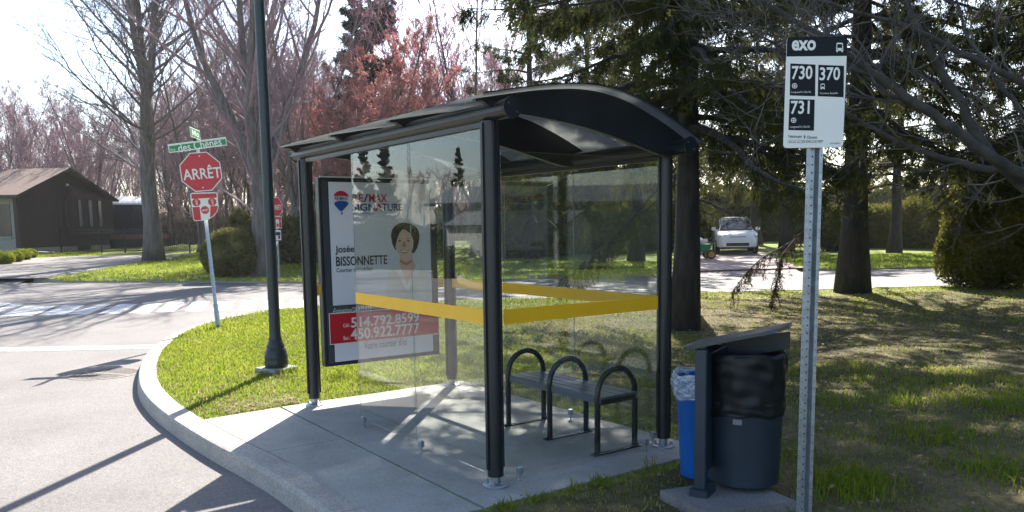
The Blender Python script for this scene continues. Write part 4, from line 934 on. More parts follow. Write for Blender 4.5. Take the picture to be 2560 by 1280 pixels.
def plant(tmpl, name, label, P, rz=0.0, sc=1.0, group=None, cat="tree", scz=None):
    """a tree object with trunk and crown children (meshes shared between copies)"""
    t = thing(name, label, cat, P, rz, group); t.scale = (sc, sc, scz or sc)
    for nm, me in tmpl:
        o = bpy.data.objects.new(nm, me); COL.objects.link(o); o.parent = t
    return t
def conifer(seed, H, r0, z0, rad, nbr, nlet, nbl, droop=.25, hang=.8, bl=.10, bw=.022, shape=.9, litup=None, trunk_top=None, dead=0):
    """spruce: whorled limbs that sag, hanging side shoots, needle sprays as slim blades"""
    r = np.random.default_rng(seed); tr = MB(); cr = MB()
    z = np.linspace(-.1, H, 12); P = np.column_stack([r.normal(0, .02, 12).cumsum(), r.normal(0, .02, 12).cumsum(), z]); P[0, :2] = 0
    R = r0*(1-.93*(np.clip(z, 0, H)/H)); R[0] *= 1.5; R[1] = r0*1.0; tr.tube(P, R, 14)
    h = z0+(H-z0)*np.sort(r.uniform(0, 1, nbr)**1.15); a = r.uniform(0, 2*np.pi, nbr); f = (h-z0)/(H-z0)
    L = rad*(1-f)**shape*r.uniform(.6, 1.12, nbr)+.15
    S = np.column_stack([np.interp(h, z, P[:, 0]), np.interp(h, z, P[:, 1]), h]); D = np.column_stack([np.cos(a), np.sin(a), .25-.55*droop*(1-f)+.5*f])
    k = 8; Pb = np.empty((nbr, k, 3)); Pb[:, 0] = S; d = D/np.linalg.norm(D, axis=1)[:, None]
    for i in range(1, k):
        u = i/(k-1); d = d+r.normal(0, .05, (nbr, 3))+np.column_stack([np.zeros(nbr), np.zeros(nbr), np.where(u < .65, -droop*.32, droop*.28)*(1-.5*f)]); d /= np.linalg.norm(d, axis=1)[:, None]
        Pb[:, i] = Pb[:, i-1]+d*(L/(k-1))[:, None]
    t = np.linspace(0, 1, k); Rb = (.008+.014*L)[:, None]*(1-t)+.004*t; tubes(cr, Pb, Rb, 5, 0)
    Sx, Dx, _, tt = children(Pb, Rb, nlet, .12, 1.0, (35, 75), r); Lp = np.repeat(L, nlet)
    Dx = Dx+np.array([0, 0, -hang])*r.uniform(.3, 1.3, len(Sx))[:, None]; Ls = (.10+.16*Lp*(1.1-tt*.7))*r.uniform(.6, 1.25, len(Sx))
    Pt, Rt = grow(Sx, Dx, Ls, np.full(len(Sx), .006), np.full(len(Sx), .002), 4, .12, -.10*hang, r); tubes(cr, Pt, Rt, 3, 0)
    if nbl:
        B, Db, _, _ = children(Pt, Rt, nbl, .0, 1.0, (25, 70), r); n = len(B); Db /= np.linalg.norm(Db, axis=1)[:, None]
        l = bl*r.uniform(.6, 1.3, n); q = np.cross(Db, r.normal(0, 1, (n, 3))); q /= np.linalg.norm(q, axis=1)[:, None]+1e-9
        w = (bw*r.uniform(.6, 1.3, n))[:, None]; tip = B+Db*l[:, None]+np.array([0, 0, -.18])*l[:, None]; mid = B+Db*(l*.5)[:, None]
        cr.add(np.stack([B, mid+q*w*.5, tip, mid-q*w*.5], 1).reshape(-1, 3), np.arange(n*4).reshape(-1, 4), 1)
    return tr, cr
def leaf_shell(mb, n, sampler, size, r, m=1, tilt=1.0):
    P, Nn = sampler(n); n = len(P); q = r.normal(0, 1, (n, 3))*tilt+Nn; q /= np.linalg.norm(q, axis=1)[:, None]
    u = np.cross(q, r.normal(0, 1, (n, 3))); u /= np.linalg.norm(u, axis=1)[:, None]+1e-9; v = np.cross(q, u); s = (size*r.uniform(.5, 1.4, n))[:, None]
    mb.add(np.stack([P-u*s, P+v*s*.55, P+u*s, P-v*s*.55], 1).reshape(-1, 3), np.arange(n*4).reshape(-1, 4), m)
def lumpy(th, ph, seed):
    r = np.random.default_rng(seed); s = 0
    for k in range(7):
        a, b, c = r.uniform(1.5, 6), r.uniform(1.5, 6), r.uniform(0, 6.28); s = s+np.sin(a*th+c)*np.sin(b*ph+c*1.7)/7
    return s
def bush(seed, rx, ry, rz, n, size, zc=None, lump=.35, cone=0.0, flat=.1):
    """clipped or wild bush: dark inner body, leaves spread through its outer layer"""
    r = np.random.default_rng(seed); core = MB(); lv = MB(); zc = rz*.82 if zc is None else zc
    def surf(u, v):
        ph = np.arccos(np.clip(v, -1, 1)); k = 1+lump*lumpy(u*1.0, ph, seed); tap = 1-cone*np.clip((np.cos(ph)+1)/2, 0, 1)
        return np.column_stack([rx*k*tap*np.sin(ph)*np.cos(u), ry*k*tap*np.sin(ph)*np.sin(u), zc+rz*k*np.cos(ph)])
    def samp(n):
        u = r.uniform(0, 2*np.pi, n); v = r.uniform(-1, 1, n); S = surf(u, v); c = np.array([0, 0, zc]); t = 1-np.abs(r.normal(0, .09, n)); Q = c+(S-c)*t[:, None]
        ok = Q[:, 2] > .02; return Q[ok], N_rows((S-c)[ok])
    leaf_shell(lv, n, samp, size, r, 1)
    nu, nv = 20, 10; uu = np.linspace(0, 2*np.pi, nu, endpoint=False); vv = np.linspace(-.98, .98, nv); G_ = np.array([surf(uu, np.full(nu, v)) for v in vv]); G_ = np.array([0, 0, zc])+(G_-np.array([0, 0, zc]))*.86; G_[..., 2] = np.maximum(G_[..., 2], -.05)
    i = np.arange(nv-1)[:, None]*nu; j = np.arange(nu)[None]; j2 = (j+1) % nu
    lv.add(G_.reshape(-1, 3), np.stack([i+j, i+j2, i+nu+j2, i+nu+j], -1).reshape(-1, 4), 0)
    return lv
def N_rows(v): return v/(np.linalg.norm(v, axis=1)[:, None]+1e-9)
def hedge(seed, A, B, h, w, n, size, zf=terr):
    """hedge from ground point A to B; returns a builder in coordinates about A"""
    r = np.random.default_rng(seed); A = np.asarray(A[:2], float); B = np.asarray(B[:2], float); L = np.linalg.norm(B-A); T = (B-A)/L; Q = np.array([T[1], -T[0]]); lv = MB()
    z0 = float(zf(*A)); ns = int(L*2)+2; s = np.linspace(0, L, ns); hh = h*(1+.07*np.sin(s*1.7+seed)+.05*np.sin(s*4.1)+.04*r.normal(0, 1, ns))
    def P3(s_, q_, z_): return np.column_stack([np.outer(s_, T)+np.outer(q_, Q), z_])
    def samp(n):
        s_ = r.uniform(0, L, n); k = r.integers(0, 5, n); H = np.interp(s_, s, hh); q_ = np.where(k < 2, -w/2, np.where(k < 4, w/2, r.uniform(-w/2, w/2, n))); z_ = np.where(k < 4, H*r.uniform(.02, 1, n), H)
        q_ = q_*(1-.25*(z_/H)**3)+r.normal(0, .09, n); z_ = z_+r.normal(0, .09, n)
        g_ = np.array([zf(*(A+T*a)) for a in (0, L)]); z_ = z_+np.interp(s_, [0, L], g_-z0)
        nn = np.column_stack([np.outer(np.where(k < 2, -1, np.where(k < 4, 1, 0)), Q), np.where(k < 4, .2, 1)]); return P3(s_, q_, z_), nn
    leaf_shell(lv, n, samp, size, r, 1)
    prof = [(-.42, -.3), (-.42, .8), (-.3, .9), (.3, .9), (.42, .8), (.42, -.3)]
    G_ = np.array([P3(s, np.full(ns, a*w), b*hh+np.interp(s, [0, L], [0, float(zf(*B))-z0])) for a, b in prof])
    for a, b in zip(G_[:-1], G_[1:]): lv.strip(a, b, 0)
    for e in (0, -1): lv.add(G_[:, e], np.arange(6)[None], 0)
    return lv, np.array([*A, z0])

M_BUDP = leafmat("bud_purple", (.42, .27, .30), (.50, .35, .38), (.56, .43, .43), 1.2, .35)
M_BUDR = leafmat("bud_red", (.38, .13, .12), (.46, .19, .17), (.50, .27, .21), 1.0, .4)
M_BUDM = leafmat("bud_magenta", (.46, .16, .26), (.54, .22, .32), (.58, .32, .38), 1.0, .4)
M_BUDB = leafmat("bud_brown", (.24, .19, .17), (.32, .26, .22), (.38, .32, .25), 1.0, .35)
M_TWIGP = mat("twig_purple", (.29, .19, .21), (.19, .125, .14), 3, rough=.9)
M_TWIGR = mat("twig_red", (.26, .13, .15), (.17, .09, .10), 3, rough=.9)
M_TWIGG = mat("twig_grey", (.17, .14, .14), (.11, .09, .09), 3, rough=.9)
M_NEED = leafmat("needles_dark", (.035, .043, .014), (.06, .066, .02), (.10, .098, .03), .8, .42)
M_NEEDL = leafmat("needles_light", (.05, .058, .016), (.10, .10, .024), (.16, .145, .04), .9, .45)
M_NEEDB = leafmat("needles_blue", (.012, .022, .020), (.022, .036, .032), (.04, .055, .045), .8, .3)
M_CEDAR = leafmat("cedar_green", (.03, .042, .011), (.075, .085, .02), (.17, .15, .04), 1.6, .4)
M_CEDARL = leafmat("hedge_green", (.055, .06, .015), (.12, .12, .028), (.22, .19, .05), 1.6, .45)
M_BOX = leafmat("boxwood_green", (.06, .062, .022), (.14, .135, .04), (.28, .24, .09), 2.2, .4)
M_YSHR = leafmat("yellow_shrub", (.08, .12, .01), (.19, .22, .02), (.28, .26, .05), 4, .45)

# ================================================================== trees: planting
SEEN = []
tA = template(*bare_tree(12, 17.5, .40, 7.4, 3, 22, 13, 11, splay=.25, l1=.74, twig=.0075, bud=.045, nb=1, lean=(-.01, .01), up=.06, low=15, lowl=.46), M_BARK, [M_TWIGG, M_BUDB])
plant(tA, "maple_tree", "large bare maple with three upright leaders beside the driveway of the brown house", at(385, 652), 2.2, 1.0)
tB = template(*bare_tree(23, 15.5, .36, 3.4, 5, 17, 9, 9, splay=.36, l1=.58, twig=.0055, bud=.032, nb=1, low=6, lowl=.42, up=.09), M_BARK, [M_TWIGP, M_BUDP])
plant(tB, "maple_tree", "bare maple forking low into several stems behind the round clipped bush", at(660, 690), .6, 1.0)
tC = template(*bare_tree(31, 14, .22, 2.4, 4, 15, 10, 9, splay=.32, l1=.50, twig=.0075, bud=.055, nb=2, up=.1), M_BARK, [M_TWIGP, M_BUDP])
tD = template(*bare_tree(37, 15, .15, 4.0, 3, 14, 10, 9, splay=.2, l1=.42, twig=.009, bud=.06, nb=2, up=.12), M_BARK, [M_TWIGP, M_BUDP])
tE = template(*bare_tree(41, 12, .14, 2.2, 6, 12, 7, 7, splay=.42, l1=.5, twig=.010, bud=.07, nb=2, up=.16), M_BARK, [M_TWIGR, M_BUDM])
tF = template(*bare_tree(43, 9, .12, 1.4, 5, 14, 9, 8, splay=.32, l1=.42, twig=.009, bud=.08, nb=4, up=.12), M_BARK, [M_TWIGR, M_BUDR])
tG = template(*bare_tree(47, 13, .14, 3.0, 3, 14, 10, 9, splay=.25, l1=.44, twig=.0075, bud=.055, nb=2, up=.1), M_BARK, [M_TWIGG, M_BUDB])
plant(tC, "maple_tree", "bare tree with a crooked trunk and brown buds behind the left shelter post", at_ground_d(745, 37), 1.0, 1.0)
plant(tE, "budding_tree", "tall magenta budding tree fanning up behind the arched shelter roof", at_ground_d(1180, 38), .3, 1.15)
plant(tF, "budding_tree", "red budding maple in front of the tall dark spruce", at_ground_d(985, 34), 1.3, 1.1)
plant(tF, "budding_tree", "second red budding maple, half behind the first, left of the tall dark spruce", at_ground_d(918, 36), 4.4, .95)
plant(tF, "budding_tree", "low reddish tree showing just left of the shelter roof's end", at_ground_d(860, 40), 3.3, .95)
woods = [(-60, 58, tD), (30, 64, tG), (70, 72, tC), (150, 66, tD), (200, 75, tC), (255, 62, tG), (300, 70, tD), (345, 80, tC), (425, 56, tD), (455, 66, tC), (480, 60, tG), (510, 52, tD), (545, 64, tC), (570, 55, tG), (600, 70, tD), (625, 50, tD), (645, 62, tG),
         (690, 58, tC), (715, 52, tD), (760, 60, tC), (790, 50, tG), (815, 56, tC), (850, 66, tD), (880, 60, tC), (925, 72, tD), (960, 58, tC), (1030, 56, tD), (1060, 64, tC), (1090, 55, tG), (1130, 60, tC), (1215, 54, tD), (1250, 62, tC), (-130, 60, tC), (-20, 76, tC), (110, 60, tC), (400, 74, tG), (525, 78, tC), (660, 80, tC), (740, 76, tD), (1000, 78, tG), (1160, 70, tD), (20, 54, tC), (175, 56, tC), (235, 54, tC), (500, 46, tC), (615, 47, tG), (770, 46, tC), (900, 50, tC), (1060, 47, tD), (1110, 50, tC), (1240, 48, tD), (60, 50, tD), (130, 58, tC), (205, 60, tD), (270, 66, tC), (435, 60, tC), (530, 58, tC), (585, 60, tD), (690, 50, tC), (735, 56, tD), (855, 54, tC)]
rw = random.Random(5); lab_far = "faint bare tree in the farthest row of the woods beyond the houses"
for px, d, t in woods:
    lab = {id(tD): "tall slender bare tree with purple twigs in the woods behind the houses", id(tG): "thin bare tree with grey brown twigs in the woods behind the houses", id(tC): "many stemmed bare tree with pinkish twigs in the woods behind the houses"}[id(t)]
    plant(t, "woodland_tree", lab, at_ground_d(px, d), rw.uniform(0, 6.28), rw.uniform(.85, 1.12)*(.70 if px < 300 else .84), "bare trees of the woods behind the houses")

for i in range(34):
    px = -250+i*45+rw.uniform(-12, 12); d = rw.uniform(84, 120); t = rw.choice([tC, tD, tG]); kk = .72 if px < 330 else 1.0
    plant(t, "woodland_tree", lab_far, at_ground_d(px, d), rw.uniform(0, 6.28), kk*rw.uniform(.8, 1.05), "farthest bare trees beyond the houses")
# conifers
cA = template(*conifer(101, 15, .178, 2.7, 3.75, 175, 38, 36, droop=.42, hang=1.0, bl=.10, bw=.016, shape=.7), M_BARKP, [M_BARKP, M_NEED])
plant(cA, "spruce_tree", "dark spruce with drooping limbs whose trunk stands right behind the shelter", at(1707, 822), .4, 1.0)
cB = template(*conifer(103, 17, .28, 3.5, 4.7, 150, 35, 32, droop=.45, hang=1.0, bl=.14, bw=.024, shape=.65), M_BARKP, [M_BARKP, M_NEED])
cH = template(*conifer(127, 13.5, .17, 5.6, 5.0, 85, 28, 18, droop=.2, hang=.7, bl=.16, bw=.03, shape=.45), M_BARKP, [M_BARKP, M_NEED])
plant(cH, "shade_pine", "tall pine added right behind the spruce nearest the shelter, its crown out of view, to shade the lawn", at_ground_d(1707, 15.6), 2.2, 1.0)  # added tree: crown above the frame, there to throw shade on the lawn
g_, P_ = hedge(19, (-1.5, -13.5), (-26, -4.0), 7.5, 2.0, 26000, .14, lambda x, y: 0.0); tag(g_.build("hedge", [M_CEDAR, M_CEDAR], loc=tuple(P_)), "tall evergreen hedge behind the camera's right, added to darken the reflection in the shelter's side pane", "hedge")  # unseen hedge added to keep the side pane's reflection dark
plant(cA, "spruce_tree", "drooping spruce just past the right edge behind the twisted bare tree", at_ground_d(2800, 13.5), 1.1, 1.0)
plant(cB, "spruce_tree", "spruce past the right edge beyond the big cedar bush", at_ground_d(2720, 18.5), .1, .9)
for k_, (x_, y_, s_) in enumerate(((-9, -9, 1.0), (-14, -13, 1.1), (-7, -15, .95), (-20, -11, 1.1), (-12, -20, 1.2), (-22, -20, 1.2), (-17, -5.5, .9), (-28, -8, 1.1), (-3.5, -22, 1.0))):
    plant(cB if k_ % 2 else cA, "spruce_tree", "spruce of the grove behind the camera, mirrored dimly in the shelter's side pane", (x_, y_, 0), k_*1.3, s_, "spruces of the grove behind the camera")
plant(cB, "spruce_tree", "thick trunked spruce by the far street, right of the bus stop sign", at(2131, 730), 1.9, 1.0)
cC = template(*conifer(107, 16, .2, .6, 2.7, 190, 30, 34, droop=.25, hang=.6, bl=.17, bw=.034, shape=.9), M_BARKP, [M_BARKP, M_NEEDB])
plant(cC, "spruce_tree", "tall pointed blue green spruce behind the red budding maple", at_ground_d(940, 40), 0, 1.12)
cD = template(*conifer(109, 13, .22, 1.6, 3.8, 95, 24, 24, droop=.45, hang=.9, bl=.17, bw=.028, shape=.7), M_BARKP, [M_BARKP, M_NEED])
cE = template(*conifer(113, 12, .26, 3.2, 4.2, 80, 24, 24, droop=.35, hang=.8, bl=.17, bw=.028, shape=.55), M_BARKP, [M_BARKP, M_NEEDL])
for px, d, t, rz, sc, lab in ((1330, 35, cD, .3, 1.1, "dark spruce across the street seen through the shelter's back glass, leftmost trunk"), (1470, 40, cD, 1.7, 1.15, "dark spruce across the street behind the middle of the shelter's back glass"), (1590, 33, cE, 2.7, 1.05, "olive pine across the street seen through the right part of the shelter glass"),
                          (1720, 44, cD, 4.0, 1.2, "dark spruce behind the white car's driveway"), (1890, 46, cE, .9, 1.1, "olive green pine behind the white car"), (1965, 39, cE, 5.0, 1.0, "pine with a slim trunk between the white car and the bus stop sign"), (2237, 36, cE, 3.6, .95, "pine with a straight bare trunk in front of the long clipped hedge"),
                          (2700, 26, cB, .5, 1.0, "dark spruce at the right edge of the picture beyond the cedar")):
    plant(t, "conifer_tree", lab, at_ground_d(px, d), rz, sc, "conifers across the street")
# twisted bare tree leaning in from the right
r = np.random.default_rng(9); tr = MB(); cr = MB()
def limb(pts, r0, r1):
    P = catmull(np.array([atd(*p) for p in pts]), 6); P += r.normal(0, .006, P.shape); R = np.linspace(r0, r1, len(P)); return P, R
P0 = atd(2760, 900, 8.2); P0[2] = 0; 
tP = catmull(np.array([P0, P0+(0, 0, 1.2), atd(2720, 500, 8.2), atd(2670, 260, 8.3), atd(2640, 0, 8.4), atd(2600, -400, 8.5)]), 5); tr.tube(tP-P0, np.linspace(.19, .10, len(tP)), 12)
limbs = [([(2725, 520, 8.2), (2600, 455, 8.0), (2480, 395, 7.8), (2330, 285, 7.6), (2200, 195, 7.5), (2060, 95, 7.4), (1900, 0, 7.3), (1780, -90, 7.2)], .085, .022), ([(2725, 540, 8.2), (2620, 520, 8.2), (2470, 375, 8.1), (2390, 240, 8.0), (2320, 120, 7.9), (2255, -20, 7.8), (2200, -160, 7.8)], .075, .03),
         ([(2720, 470, 8.2), (2560, 435, 8.4), (2430, 415, 8.6), (2300, 375, 8.8), (2180, 320, 9.0), (2060, 250, 9.2), (1960, 215, 9.4)], .06, .012), ([(2680, 280, 8.3), (2560, 210, 8.0), (2400, 130, 7.8), (2250, 60, 7.6), (2100, 20, 7.5), (1930, -60, 7.4)], .05, .014),
         ([(2700, 420, 8.2), (2600, 330, 8.6), (2500, 210, 9.0), (2420, 90, 9.2), (2380, -40, 9.4)], .05, .015), ([(2480, 395, 7.8), (2380, 320, 7.7), (2260, 260, 7.6), (2140, 240, 7.5), (2040, 175, 7.4)], .03, .008), ([(2330, 285, 7.6), (2230, 240, 7.8), (2140, 170, 8.0), (2050, 150, 8.2), (1930, 90, 8.4), (1830, 60, 8.5)], .028, .006), ([(2200, 195, 7.5), (2080, 160, 7.3), (1960, 120, 7.1), (1800, 40, 7.0), (1640, 10, 6.9)], .022, .005)]
LP_, LR_ = [], []
for pts, a, b in limbs:
    P, R = limb(pts, a*.8, b*.7); tr.tube(P-P0, R, 9)
    q = np.linspace(0, len(P)-1, 14); LP_.append(np.array([[np.interp(x, np.arange(len(P)), P[:, c]) for c in range(3)] for x in q])); LR_.append(np.interp(q, np.arange(len(P)), R))
LP_ = np.array(LP_); LR_ = np.array(LR_)
S, D, rad, t = children(LP_, LR_, 13, .05, 1.0, (30, 75), r, .15); L_ = r.uniform(.5, 1.6, len(t)); P1, R1 = grow(S, D, L_, np.minimum(rad*.5, .011), np.full(len(t), .003), 8, .22, .03, r); tubes(cr, P1-P0, R1, 5)
S, D, rad, t = children(P1, R1, 6, .2, 1.0, (25, 65), r, .1); L_ = r.uniform(.2, .7, len(t)); P2, R2 = grow(S, D, L_, np.full(len(t), .0045), np.full(len(t), .0015), 6, .2, .08, r); tubes(cr, P2-P0, R2, 4)
S, D, rad, t = children(P2, R2, 3, .2, 1.0, (25, 65), r, .1); L_ = r.uniform(.08, .3, len(t)); P3, R3 = grow(S, D, L_, np.full(len(t), .0028), np.full(len(t), .001), 4, .2, .08, r); tubes(cr, P3-P0, R3, 3)
bt = thing("bare_tree", "bare tree with twisted grey limbs reaching in from the right over the grass", "tree", P0)
tr.build("trunk", mat("dark_grey_bark", (.085, .075, .068), (.045, .04, .036), 6, rough=.95, bump=.8, bscale=20), bt, smooth='all'); cr.build("twigs", mat("pale_twig", (.14, .12, .105), (.05, .043, .04), 4, rough=.9), bt)
# hanging half-dead spruce boughs in front of the far street
def bough(pts, n1, n2, seed, par, mats, P0):
    r = np.random.default_rng(seed); P = catmull(np.array([atd(*p) for p in pts]), 5); g = MB(); R = np.linspace(.016, .005, len(P)); g.tube(P-P0, R, 6)
    S, D, rad, t = children(P[None], R[None], n1, .25, 1.0, (20, 60), r); D = D*.6+np.array([0, 0, -1.0]); L_ = r.uniform(.15, .5, len(t)); P2, R2 = grow(S, D, L_, np.full(len(t), .005), np.full(len(t), .002), 5, .15, -.1, r); tubes(g, P2-P0, R2, 3)
    B, Db, _, _ = children(P2, R2, n2, 0, 1, (20, 60), r); n = len(B); Db /= np.linalg.norm(Db, axis=1)[:, None]; l = r.uniform(.04, .09, n)[:, None]; q = np.cross(Db, r.normal(0, 1, (n, 3))); q /= np.linalg.norm(q, axis=1)[:, None]; w = .008
    g.add(np.stack([B, B+Db*l*.5+q*w, B+Db*l, B+Db*l*.5-q*w], 1).reshape(-1, 3)-P0, np.arange(n*4).reshape(-1, 4), 1); return g.build("bough", mats, par)
spB = [o for o in COL.objects if o.name.startswith("spruce_tree")]
M_DEADN = leafmat("needles_dead", (.06, .04, .03), (.10, .07, .045), (.13, .10, .06), 3, .3)
pA, pB = spB[0], spB[1]
def local(o): return np.array(o.location)
for o, pts, n1, n2, sd, mm in ((pB, [(2125, 470, 18.0), (2060, 530, 16.4), (1995, 590, 15.2), (1955, 640, 14.6), (1945, 690, 14.5), (1925, 765, 14.5)], 60, 22, 1, [M_BARKP, M_DEADN]), (pB, [(2125, 500, 18.0), (2040, 560, 16.4), (1960, 615, 15.2), (1905, 645, 14.8), (1860, 690, 14.7), (1828, 735, 14.7)], 50, 20, 2, [M_BARKP, M_DEADN]), 
                              (pA, [(1690, 420, 12.2), (1620, 500, 12.0), (1560, 570, 11.9), (1500, 620, 11.9), (1450, 665, 11.9)], 60, 24, 4, [M_BARKP, M_NEEDL]), (pA, [(1690, 460, 12.2), (1600, 540, 12.3), (1540, 600, 12.4), (1480, 660, 12.4), (1400, 700, 12.4)], 50, 24, 5, [M_BARKP, M_NEEDL])):
    q = bough(pts, n1, n2, sd, o, mm, local(o)); q.rotation_euler = (0, 0, -o.rotation_euler[2])

# bushes and hedges
def bush_thing(name, label, P, args, m, cat="bush", rz=0.0, group=None):
    g = bush(*args); o = g.build(name, [m, m], loc=tuple(P)); o.rotation_euler = (0, 0, rz); return tag(o, label, cat, group)
bb = at(556, 697); bush_thing("round_bush", "large round clipped bush beside the street, behind the leaning stop sign", bb+N([FW[0], FW[1], 0])*.9, (1, 1.02, .95, .88, 15000, .042, .8, .16), M_BOX)
bush_thing("conical_bush", "clipped bush with a pointed yellowish top behind the round bush", at_ground_d(602, 31), (2, 1.15, 1.15, 1.25, 12000, .05, 1.05, .1, .55), M_BOX)
for k, (x, y, rx, lab) in enumerate(((10, 660, .5, "yellow green shrub in the mulch bed, cut by the picture's left edge"), (33, 655, .46, "second yellow green shrub from the left in the bed of the brown house"), (54, 650, .45, "third yellow green shrub from the left in the bed of the brown house"), (74, 645, .42, "rightmost of the small yellow green shrubs by the driveway"))):
    bush_thing("garden_shrub", lab, at(x, y), (20+k, rx*1.15, rx, rx*.62, 2200, .035, rx*.55, .3), M_YSHR, "shrub", k, "shrubs in the bed of the brown house")
def hedge_thing(label, A, B, args, m, name="hedge"):
    g, P = hedge(args[0], A, B, *args[1:]); o = g.build(name, [m, m], loc=tuple(P)); return tag(o, label, "hedge")
hedge_thing("dark hedge behind the distant stop sign, seen left of the shelter", at_ground_d(655, 34), at_ground_d(1120, 37.5), (3, 2.0, 1.4, 16000, .07), M_CEDAR)
hedge_thing("dark hedge across the street behind the shelter's glass", at_ground_d(1215, 36), at_ground_d(1700, 42), (4, 2.3, 1.6, 18000, .07), M_CEDAR)
hedge_thing("long clipped cedar hedge behind the lawn at right", at_ground_d(2040, 43), at_ground_d(2640, 36), (5, 2.15, 1.6, 26000, .06), M_CEDARL)
hedge_thing("tall loose back hedge rising above the clipped cedar hedge", at_ground_d(2080, 60), at_ground_d(2760, 54), (6, 3.6, 3.0, 26000, .10), M_CEDARL)
hedge_thing("tall dark evergreen screen at the end of the pink driveway", at_ground_d(1640, 52), at_ground_d(2110, 50), (7, 3.3, 2.5, 22000, .1), M_CEDAR)
hedge_thing("tall evergreen screen behind the hedge across from the shelter", at_ground_d(1200, 46), at_ground_d(1720, 52), (8, 4.5, 2.5, 24000, .12), M_CEDAR)
for px0, d0, px1, d1, sd in ((-260, 62, 520, 66, 21), (520, 66, 1240, 62, 22)):
    g_, P_ = hedge(sd, at_ground_d(px0, d0), at_ground_d(px1, d1), 2.6, 4.0, 16000, .13); o_ = g_.build("undergrowth", [M_BUDB, M_BUDB], loc=tuple(P_)); o_['kind'] = 'stuff'; o_['label'] = 'brown leafless undergrowth between the trunks of the woods'; o_['category'] = 'undergrowth'
bush_thing("cedar_bush", "big wild cedar bush at the right edge beside the far street", at(2500, 722)+N([FW[0], FW[1], 0])*.6, (9, 1.3, 1.3, 1.75, 24000, .045, 1.45, .4, .5), M_CEDARL)
bush_thing("low_bush", "small leafy bush beside the low hedge behind the bus stop post", at_ground_d(2090, 38), (12, .8, .7, .8, 4000, .06, .6, .35), M_CEDAR)
bush_thing("spring_bush", "sparse bush of pale young leaves on the lawn behind the shelter glass", at_ground_d(1525, 29), (13, .95, .9, .85, 2600, .05, 1.5, .6), M_NEEDL)

# ================================================================== the brown house, its fence and gazebo
K = at_ground_d(46, 44); Rr = at_ground_d(274, 52); T = Rr-K; T[2] = 0; GW = np.linalg.norm(T); T = T/GW; No = np.array([T[1], -T[0], 0]); No = No if No@(CAM-K) > 0 else -No
Fd = np.array([-T[1], T[0], 0]); Fd = Fd if Fd@RT < 0 else -Fd       # along the front wall, away to the left
HB = K.copy(); HB[2] = .45; HS = thing("house", "low brown house with gabled end, brown shingle roof and slim windows behind the driveway", "house", HB)
M_SID = mat("brown_siding", (.042, .023, .021), (.028, .016, .015), 3, rough=.75, stretch=(6, 6, .4), bump=.2, bscale=20); M_STONE = mat("pale_brick", (.30, .29, .26), (.20, .19, .17), 9, rough=.9, bump=.4, bscale=14, stretch=(1, 1, 3)); M_FND = mat("foundation", (.30, .30, .26), None, 3, rough=.9)
M_SHG = mat("brown_shingles", (.155, .10, .078), (.10, .064, .05), 9, rough=.95, bump=.6, bscale=24, stretch=(1, 1, 4)); M_FASC = mat("dark_fascia", (.022, .016, .016), None, 4, rough=.6); M_WIN = mat("curtained_window", (.20, .20, .20), (.12, .12, .13), 12, rough=.15, stretch=(8, 8, .2)); M_WFR = mat("window_frame_dark", (.012, .012, .014), None, 5, rough=.5)
EZ, RZ = 3.25, 4.85                                    # eave and ridge above the house base
G0 = lambda t, o, z: T*t+No*o+Z3*z
g = MB(); poly = [(0, .35), (GW, .35), (GW, EZ), (GW/2, RZ-.06), (0, EZ)]; g.prism(poly, -No*.2, T, Z3, No, .2, 0); g.build("gable_wall", M_SID, HS)
g = MB(); g.box(G0(GW/2, -.12, .1), (GW-.04, .22, .62), np.array([T, No, Z3])); g.build("foundation", M_FND, HS)
g = MB(); c = Fd*5.5+Z3*1.7-No*0; wl = 11.0; inn = -(-T)*.0
g.prism([(0.02, -.1), (wl, -.1), (wl, EZ-.05), (.02, EZ-.05)], T*.15, Fd, Z3, T, .2, 0); fw_ = g.build("front_wall", M_STONE, HS)
g = MB()
M_WDG = mat("window_dark_glass", (.03, .032, .03), (.02, .02, .02), 2, rough=.08)
for x0, x1 in ((.5, 2.0), (4.0, 6.0), (8, 9.5)):
    fw2 = MB().prism([(x0, 1.0), (x1, 1.0), (x1, 2.75), (x0, 2.75)], T*.14, Fd, Z3, -T, .03, 0).build("front_window", M_WDG, HS)
    MB().prism([((x0+x1)/2-.03, 1.0), ((x0+x1)/2+.03, 1.0), ((x0+x1)/2+.03, 2.75), ((x0+x1)/2-.03, 2.75)], T*.11, Fd, Z3, -T, .02).build("mullion", M_WFR, fw2)
    MB().prism([(x0-.08, .9), (x1+.08, .9), (x1+.08, .99), (x0-.08, .99)], T*.14, Fd, Z3, -T, .08).build("sill", M_FND, fw2)
g = MB(); ov = .45
for s0, s1, zz0, zz1 in ((-ov, GW/2, EZ-ov*.33, RZ), (GW+ov, GW/2, EZ-ov*.33, RZ)):
    A_, B_ = G0(s0, .45, zz0), G0(s1, .45, zz1); D1 = Fd*(wl+.9); up_ = Z3*.10
    V = [A_, B_, B_+D1, A_+D1]; V = V+[v+up_ for v in V]; g.add(V, np.array([[0, 1, 2, 3], [7, 6, 5, 4], [0, 4, 5, 1], [1, 5, 6, 2], [2, 6, 7, 3], [3, 7, 4, 0]]))
g.build("roof", M_SHG, HS)
g = MB()
for s0, s1, zz0, zz1 in ((-ov, GW/2, EZ-ov*.33, RZ), (GW+ov, GW/2, EZ-ov*.33, RZ)):
    A_, B_ = G0(s0, .46, zz0-.06), G0(s1, .46, zz1-.06); V = [A_, B_, B_+Z3*.17, A_+Z3*.17]; g.add(V+[v+No*.02 for v in V], np.array([[0, 1, 2, 3], [7, 6, 5, 4], [0, 4, 5, 1], [2, 6, 7, 3]]))
